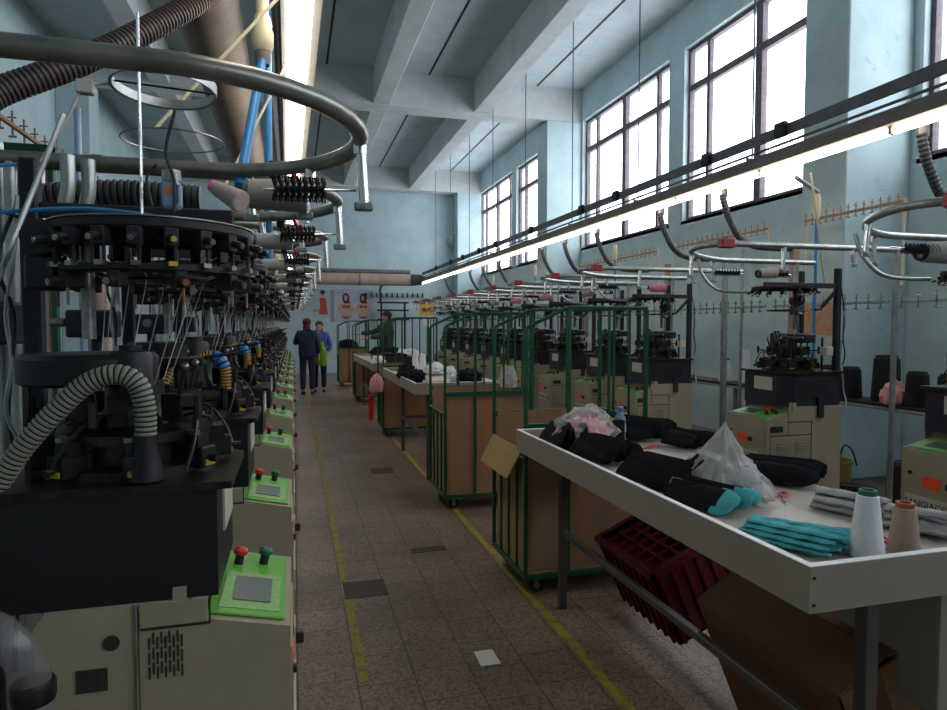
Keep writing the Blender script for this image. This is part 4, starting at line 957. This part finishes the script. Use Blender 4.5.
# orange poster behind machine & wood posts
def poster(name,loc,w,h,shapes,mats,label,axis='y',rz=0):
    T=Matrix.Rotation(rz,4,'Z')
    g=MB(T); g.box(-w/2,-.004,-h/2,w/2,0,h/2); d=.0045
    for mi,poly in shapes:
        g.mi=mi; n_=len(poly); g.add([(x,-d,z) for x,z in poly],[list(range(n_))]); d+=.0004
    o=g.build(name,mats,loc=loc); return tag(o,label,'poster')
M['p_bg']=mat('poster_blue_grey',(.34,.42,.58),.5,ns=3,c2=(.55,.55,.62)); M['p_bg2']=mat('poster_pale',(.42,.55,.58),.5); M['p_skin']=mat('poster_skin',(.62,.33,.23),.5); M['p_hair']=mat('poster_hair',(.07,.03,.025),.5)
M['p_red']=mat('poster_red',(.55,.06,.05),.5); M['p_ink']=mat('poster_ink',(.12,.10,.2),.5); M['p_lil']=mat('poster_lilac',(.32,.30,.42),.5); M['p_org']=mat('poster_orange',(.75,.22,.05),.5,ns=14,c2=(.5,.45,.35)) 
def ell(cx,cz,a,b,n_=16,r_=0): return [(cx+a*math.cos(2*PI*k/n_)*math.cos(r_)-b*math.sin(2*PI*k/n_)*math.sin(r_),cz+a*math.cos(2*PI*k/n_)*math.sin(r_)+b*math.sin(2*PI*k/n_)*math.cos(r_)) for k in range(n_)]
def fig(cx,cz,s,lean=0):
    return [(2,ell(cx,cz+.30*s,.13*s,.20*s)),(1,ell(cx,cz+.32*s,.07*s,.10*s)),(2,ell(cx+.10*s,cz+.12*s,.05*s,.22*s,14,.2)),(1,[(cx-.2*s,cz+.12*s),(cx+.2*s,cz+.12*s),(cx+.13*s,cz-.15*s),(cx+.2*s,cz-.42*s),(cx-.18*s,cz-.42*s),(cx-.11*s,cz-.15*s)]),
      (1,[(cx-.2*s,cz+.12*s),(cx-.3*s,cz-.12*s),(cx-.15*s-.1*lean,cz-.2*s),(cx-.13*s,cz-.1*s)]),(1,[(cx+.2*s,cz+.12*s),(cx+.3*s,cz-.12*s),(cx+.2*s,cz-.2*s),(cx+.13*s,cz-.1*s)]),
      (4,ell(cx-.07*s,cz-.0*s,.075*s,.055*s)),(4,ell(cx+.08*s,cz-.0*s,.075*s,.055*s)),(4,[(cx-.17*s,cz-.36*s),(cx+.18*s,cz-.36*s),(cx+.05*s,cz-.44*s),(cx-.05*s,cz-.44*s)])]
sh=[(3,[(-.70,.40),(.68,.40),(.68,.5),(-.70,.5)])]+[(5,[(-.66+.075*k,.43),(-.62+.075*k,.43),(-.62+.075*k,.48),(-.66+.075*k,.48)]) for k in range(17)]+[(3,[(-.70,-.5),(-.6,-.5),(-.6,.5),(-.7,.5)])]+fig(-.22,-.03,.88)+fig(.33,-.03,.88,1)
poster('wall_poster',(1.85,21.395,2.17),1.42,1.06,sh,['p_bg','p_skin','p_hair','p_lil','p_ink','sockw'],'large blue and lilac poster of two dark-haired models on the far wall')
sh=[(1,ell(0,.30,.06,.08)),(2,ell(0,.38,.08,.07)),(4,[(-.1,.2),(.1,.2),(.13,-.1),(.16,-.34),(-.12,-.34),(-.08,-.1)]),(1,[(-.1,.2),(-.26,.02),(-.32,-.02),(-.28,.05),(-.12,.12)]),(1,[(.1,.2),(.2,.02),(.14,0),(.08,.12)])]
sh+=[(3,[(-.3+.08*k,-.26+(k%2)*.03),(-.25+.08*k,-.26+(k%2)*.03),(-.22+.08*k,-.16),(-.26+.08*k,-.16)]) for k in range(4)]
poster('wall_poster',(.90,21.395,2.22),.66,.90,sh,['p_bg2','p_skin','p_hair','p_red','p_red'],'small pale poster of a model in red, left of the large one')
poster('wall_poster',(5.197,5.52,1.62),.40,.34,[],['p_org'],'worn orange print hanging behind the whole beige machine',rz=-PI/2)
poster('wall_sign',(3.13,15.6,1.93),.36,.27,[(1,ell(-.05,-.02,.09,.05)),(1,ell(.1,.02,.05,.04))],['ylw_sign','p_red'],'yellow and red sign at the far end of the right row')
poster('wall_notice',(3.15,15.6,1.64),.24,.24,[],['paper'],'white notice sheet under the yellow sign')
MB().box(3.115,15.605,0,3.145,15.635,2.06).build('sign_post','galv'); tag(bpy.data.objects['sign_post'],'thin post carrying the yellow sign and white notice','post')
for i,(x,y,z0,z1) in enumerate(((4.7,5.3,0,2.3),(4.75,7.6,0,2.35),(4.8,10.2,0,2.3))):
    o=MB().bb(-.035,-.03,0,.035,.03,z1,.004).build('wooden_post','wood',loc=(x,y,0)); tag(o,'pale wooden post behind the right row, %s from the front'%ordw[i],'post','wooden posts behind the right row')
# far rack with shelves near man
e=empty('switch_rack',(3.1,21.0,0),0,'dark metal rack with wires against the far wall behind the man','rack')
for x in (-.38,.38): MB().bb(x-.03,-.03,0,x+.03,.03,2.3,.004).build('upright','black',e)
for z in (1.7,2.0,2.25): MB().bb(-.5,-.12,z,.5,.12,z+.05,.004).build('shelf','black',e)
g=MB(); g.tube(smoothpath([(-.4,0,2.3),(-.4,0,2.75),(-.2,-.1,2.85),(.5,-.4,2.85),(.9,-.8,2.95)],5),.035,8); g.build('cable_loop','wire',e)
for k in range(12): MB().bb(-.85+k*.17,.3,2.45,-.81+k*.17,.36,2.6,.003).build('insulator','black',e)
# left row pulleys etc: long cable sag
for i,(a,b,m) in enumerate((((-1.3,1.9,1.95),(-.7,2.1,2.0),'blue'),((-1.2,1.7,2.06),(-.45,1.75,1.75),'wire'),((-.65,1.65,1.79),(-.25,1.7,1.80),'blue'))):
    g=MB(); mid=((a[0]+b[0])/2,(a[1]+b[1])/2,(a[2]+b[2])/2-.03+.05*(i==2)); g.tube(smoothpath([a,mid,b],6),.005,6); o=g.build('cable',m); tag(o,['blue cable crossing behind the near left creel','black cable slanting to the nearest left feeder ring','blue cable lying over the nearest left feeder ring'][i],'cable')
# ------------------------------------------------------------------ people
def skinned(name,J,E,m,parent,sub=2):
    me=bpy.data.meshes.new(name); me.from_pydata([j[0] for j in J],E,[])
    o=bpy.data.objects.new(name,me); col.objects.link(o)
    s=o.modifiers.new('s','SKIN'); 
    for v,j in zip(me.skin_vertices[0].data if me.skin_vertices else [],J): pass
    if not me.skin_vertices:
        bpy.context.view_layer.objects.active=o
    lay=me.skin_vertices[0].data
    for i,j in enumerate(J):
        r_=j[1]; lay[i].radius=(r_,r_) if not isinstance(r_,tuple) else r_; lay[i].use_root=(i==0)
    s.use_smooth_shade=True
    u=o.modifiers.new('u','SUBSURF'); u.levels=sub; u.render_levels=sub
    dg=bpy.context.evaluated_depsgraph_get(); dg.update(); nm=bpy.data.meshes.new_from_object(o.evaluated_get(dg))
    o.modifiers.clear(); o.data=nm; nm.materials.clear(); nm.materials.append(M[m]); o.parent=parent
    for p in nm.polygons: p.use_smooth=True
    return o
def person(loc,rz,label,H,top,bottom,hair,arms,build=1.0,longhair=.06):
    e=empty('person',loc,rz,label,'person'); k=H/1.7
    S=lambda x,y,z:(x*k,y*k,z*k)
    hip,knee,ank=.92,.50,.09
    J=[(S(0,0,.95),.12*k),(S(0,0,1.15),.11*k),(S(0,0,1.36),.115*k),(S(0,0,1.46),.05*k),(S(0,.01,1.53),.055*k),(S(0,.015,1.60),.085*k),(S(0,.01,1.66),.07*k)]
    E=[(0,1),(1,2),(2,3),(3,4),(4,5),(5,6)]
    for s_ in (-1,1):
        b=len(J); J+=[(S(s_*.09,0,.88),.085*k),(S(s_*.10,.01,knee),.055*k),(S(s_*.10,-.01,ank),.04*k),(S(s_*.11,.12,.035),.03*k)]; E+=[(0,b),(b,b+1),(b+1,b+2),(b+2,b+3)]
        A=arms[0 if s_<0 else 1]; b=len(J); J+=[(S(s_*.17,0,1.38),.055*k),(S(*A[0]),.042*k),(S(*A[1]),.028*k),(S(*A[2]),.03*k)]; E+=[(2,b),(b,b+1),(b+1,b+2),(b+2,b+3)]
        d=(Vector(A[2])-Vector(A[1])).normalized(); a_,b_=frame_for(d)
        for f_ in range(4):
            q=Vector(A[2])+a_*(f_-1.5)*.018+d*.01; t_=q+d*(.055-.006*abs(f_-1.4)); u_=t_+d*.02+b_*.012
            c=len(J); J+=[(S(*q),.010*k),(S(*t_),.009*k),(S(*u_),.007*k)]; E+=[(b+3,c),(c,c+1),(c+1,c+2)]
        q=Vector(A[2])+a_*.035; c=len(J); J+=[(S(*q),.011*k),(S(*(q+d*.03+a_*.012)),.009*k)]; E+=[(b+3,c),(c,c+1)]
    skinned('body',J,E,'skin',e)
    # face
    f=MB(); f.ball(S(0,.095,1.585),.014*k,6,k=(.8,1.2,1.4)); f.mi=0
    for s_ in (-1,1): f.ball(S(s_*.083,.01,1.595),.018*k,6,k=(.5,.8,1.5))
    f.mi=1
    for s_ in (-1,1): f.ball(S(s_*.032,.088,1.615),.011*k,6,k=(1.3,.6,.7))
    f.mi=2; f.ball(S(0,.088,1.55),.016*k,6,k=(1.5,.5,.45)); f.build('face',['skin','hairb','scred'],e)
    h=MB(); h.ball(S(0,-.022,1.635),.098*k,12,k=(1,1.0,1.0)); h.ball(S(0,-.05,1.57-longhair),.075*k,10,k=(1.1,.75,1.5)); h.build('hair',hair,e)
    J=[(S(0,0,.78),(.18*k*build,.15*k*build)),(S(0,0,.9),(.19*k*build,.15*k*build)),(S(0,0,1.0),(.19*k*build,.15*k)),(S(0,0,1.15),(.19*k*build,.15*k)),(S(0,0,1.33),(.19*k,.145*k)),(S(0,0,1.43),(.13*k,.11*k)),(S(0,0,1.50),.072*k)]
    E=[(0,1),(1,2),(2,3),(3,4),(4,5),(5,6)]
    for s_ in (-1,1):
        A=arms[0 if s_<0 else 1]; b=len(J); w_=Vector(A[0]).lerp(Vector(A[1]),.92)
        J+=[(S(s_*.18,0,1.385),.08*k),(S(*A[0]),.06*k),(S(*w_),.045*k)]; E+=[(4,b),(b,b+1),(b+1,b+2)]
    skinned('jacket',J,E,top,e)
    J=[(S(0,0,1.0),(.17*k,.13*k))]; E=[]
    for s_ in (-1,1):
        b=len(J); J+=[(S(s_*.09,0,.85),.10*k),(S(s_*.10,.01,knee),.075*k),(S(s_*.10,-.01,.1),.062*k)]; E+=[(0,b),(b,b+1),(b+1,b+2)]
    skinned('trousers',J,E,bottom,e)
    for s_ in (-1,1):
        g=MB(); g.ball(S(s_*.105,.05,.04),.05*k,8,k=(.95,2.6,.85)); g.build('shoe','rubber',e)
    return e
rest=lambda s_:((s_*.24,0,1.12),(s_*.25,.05,.90),(s_*.25,.07,.83))
# back view, facing far wall; own +y forward
person((.28,14.9,0),-.15,'person with reddish hair in a dark quilted vest, seen from behind in the aisle',1.68,'navyc','jeans','hairr',
   (((-.27,.0,1.15),(-.18,.22,1.22),(-.14,.27,1.26)),rest(1)),1.1,.05)
pw=person((.56,15.35,0),PI-.1,'person in a blue fleece facing the camera, holding a lime green cloth',1.62,'bluec','jeans','hairb',
   (((-.26,.0,1.12),(-.2,.12,.96),(-.16,.17,.93)),rest(1)),1.05,.06)
o=blob((.60,15.13,.62),(.11,.06,.34),41,'lime','green_cloth',14,.3,6); tag(o,'lime green and dark cloth held at the side of the person in blue','cloth')
person((1.98,14.45,0),PI/2+.15,'man in dark grey jacket reaching out over the far cage cart',1.84,'greyc','greyc','hairb',
   (((-.24,.14,1.20),(-.20,.42,1.18),(-.18,.52,1.16)),((.2,.22,1.28),(.16,.52,1.26),(.14,.62,1.25))),1.15,.0)
# ------------------------------------------------------------------ light, world, camera
w=bpy.data.worlds.new('world'); sc.world=w; w.use_nodes=True; bg=w.node_tree.nodes['Background']
bg.inputs[0].default_value=(.86,.915,1.0,1); bg.inputs[1].default_value=5.6
for a,b in WINS:
    l=bpy.data.lights.new('window_portal','AREA'); l.shape='RECTANGLE'; l.size=Z1-Z0; l.size_y=b-a; l.cycles.is_portal=True
    o=bpy.data.objects.new('window_portal',l); col.objects.link(o); o.location=(XR+.32,(a+b)/2,(Z0+Z1)/2); o.rotation_euler=(0,PI/2,0)
cam=bpy.data.cameras.new('camera'); co=bpy.data.objects.new('camera',cam); col.objects.link(co); sc.camera=co
cam.sensor_width=36; cam.lens=650/947*36; cam.clip_start=.05
yaw=math.atan(179.5/650); pit=math.atan(30/650)
co.location=(0,0,1.55); co.rotation_euler=(PI/2-pit,0,-yaw)
sc.view_settings.view_transform='Standard'; sc.view_settings.look='None'; sc.view_settings.gamma=1; sc.view_settings.exposure=.3
try: sc.view_settings.use_curve_mapping=False
except: pass
sc.cycles.max_bounces=8; sc.cycles.diffuse_bounces=4; sc.cycles.transparent_max_bounces=12; sc.cycles.use_denoising=True
sc.cycles.caustics_reflective=False; sc.cycles.caustics_refractive=False
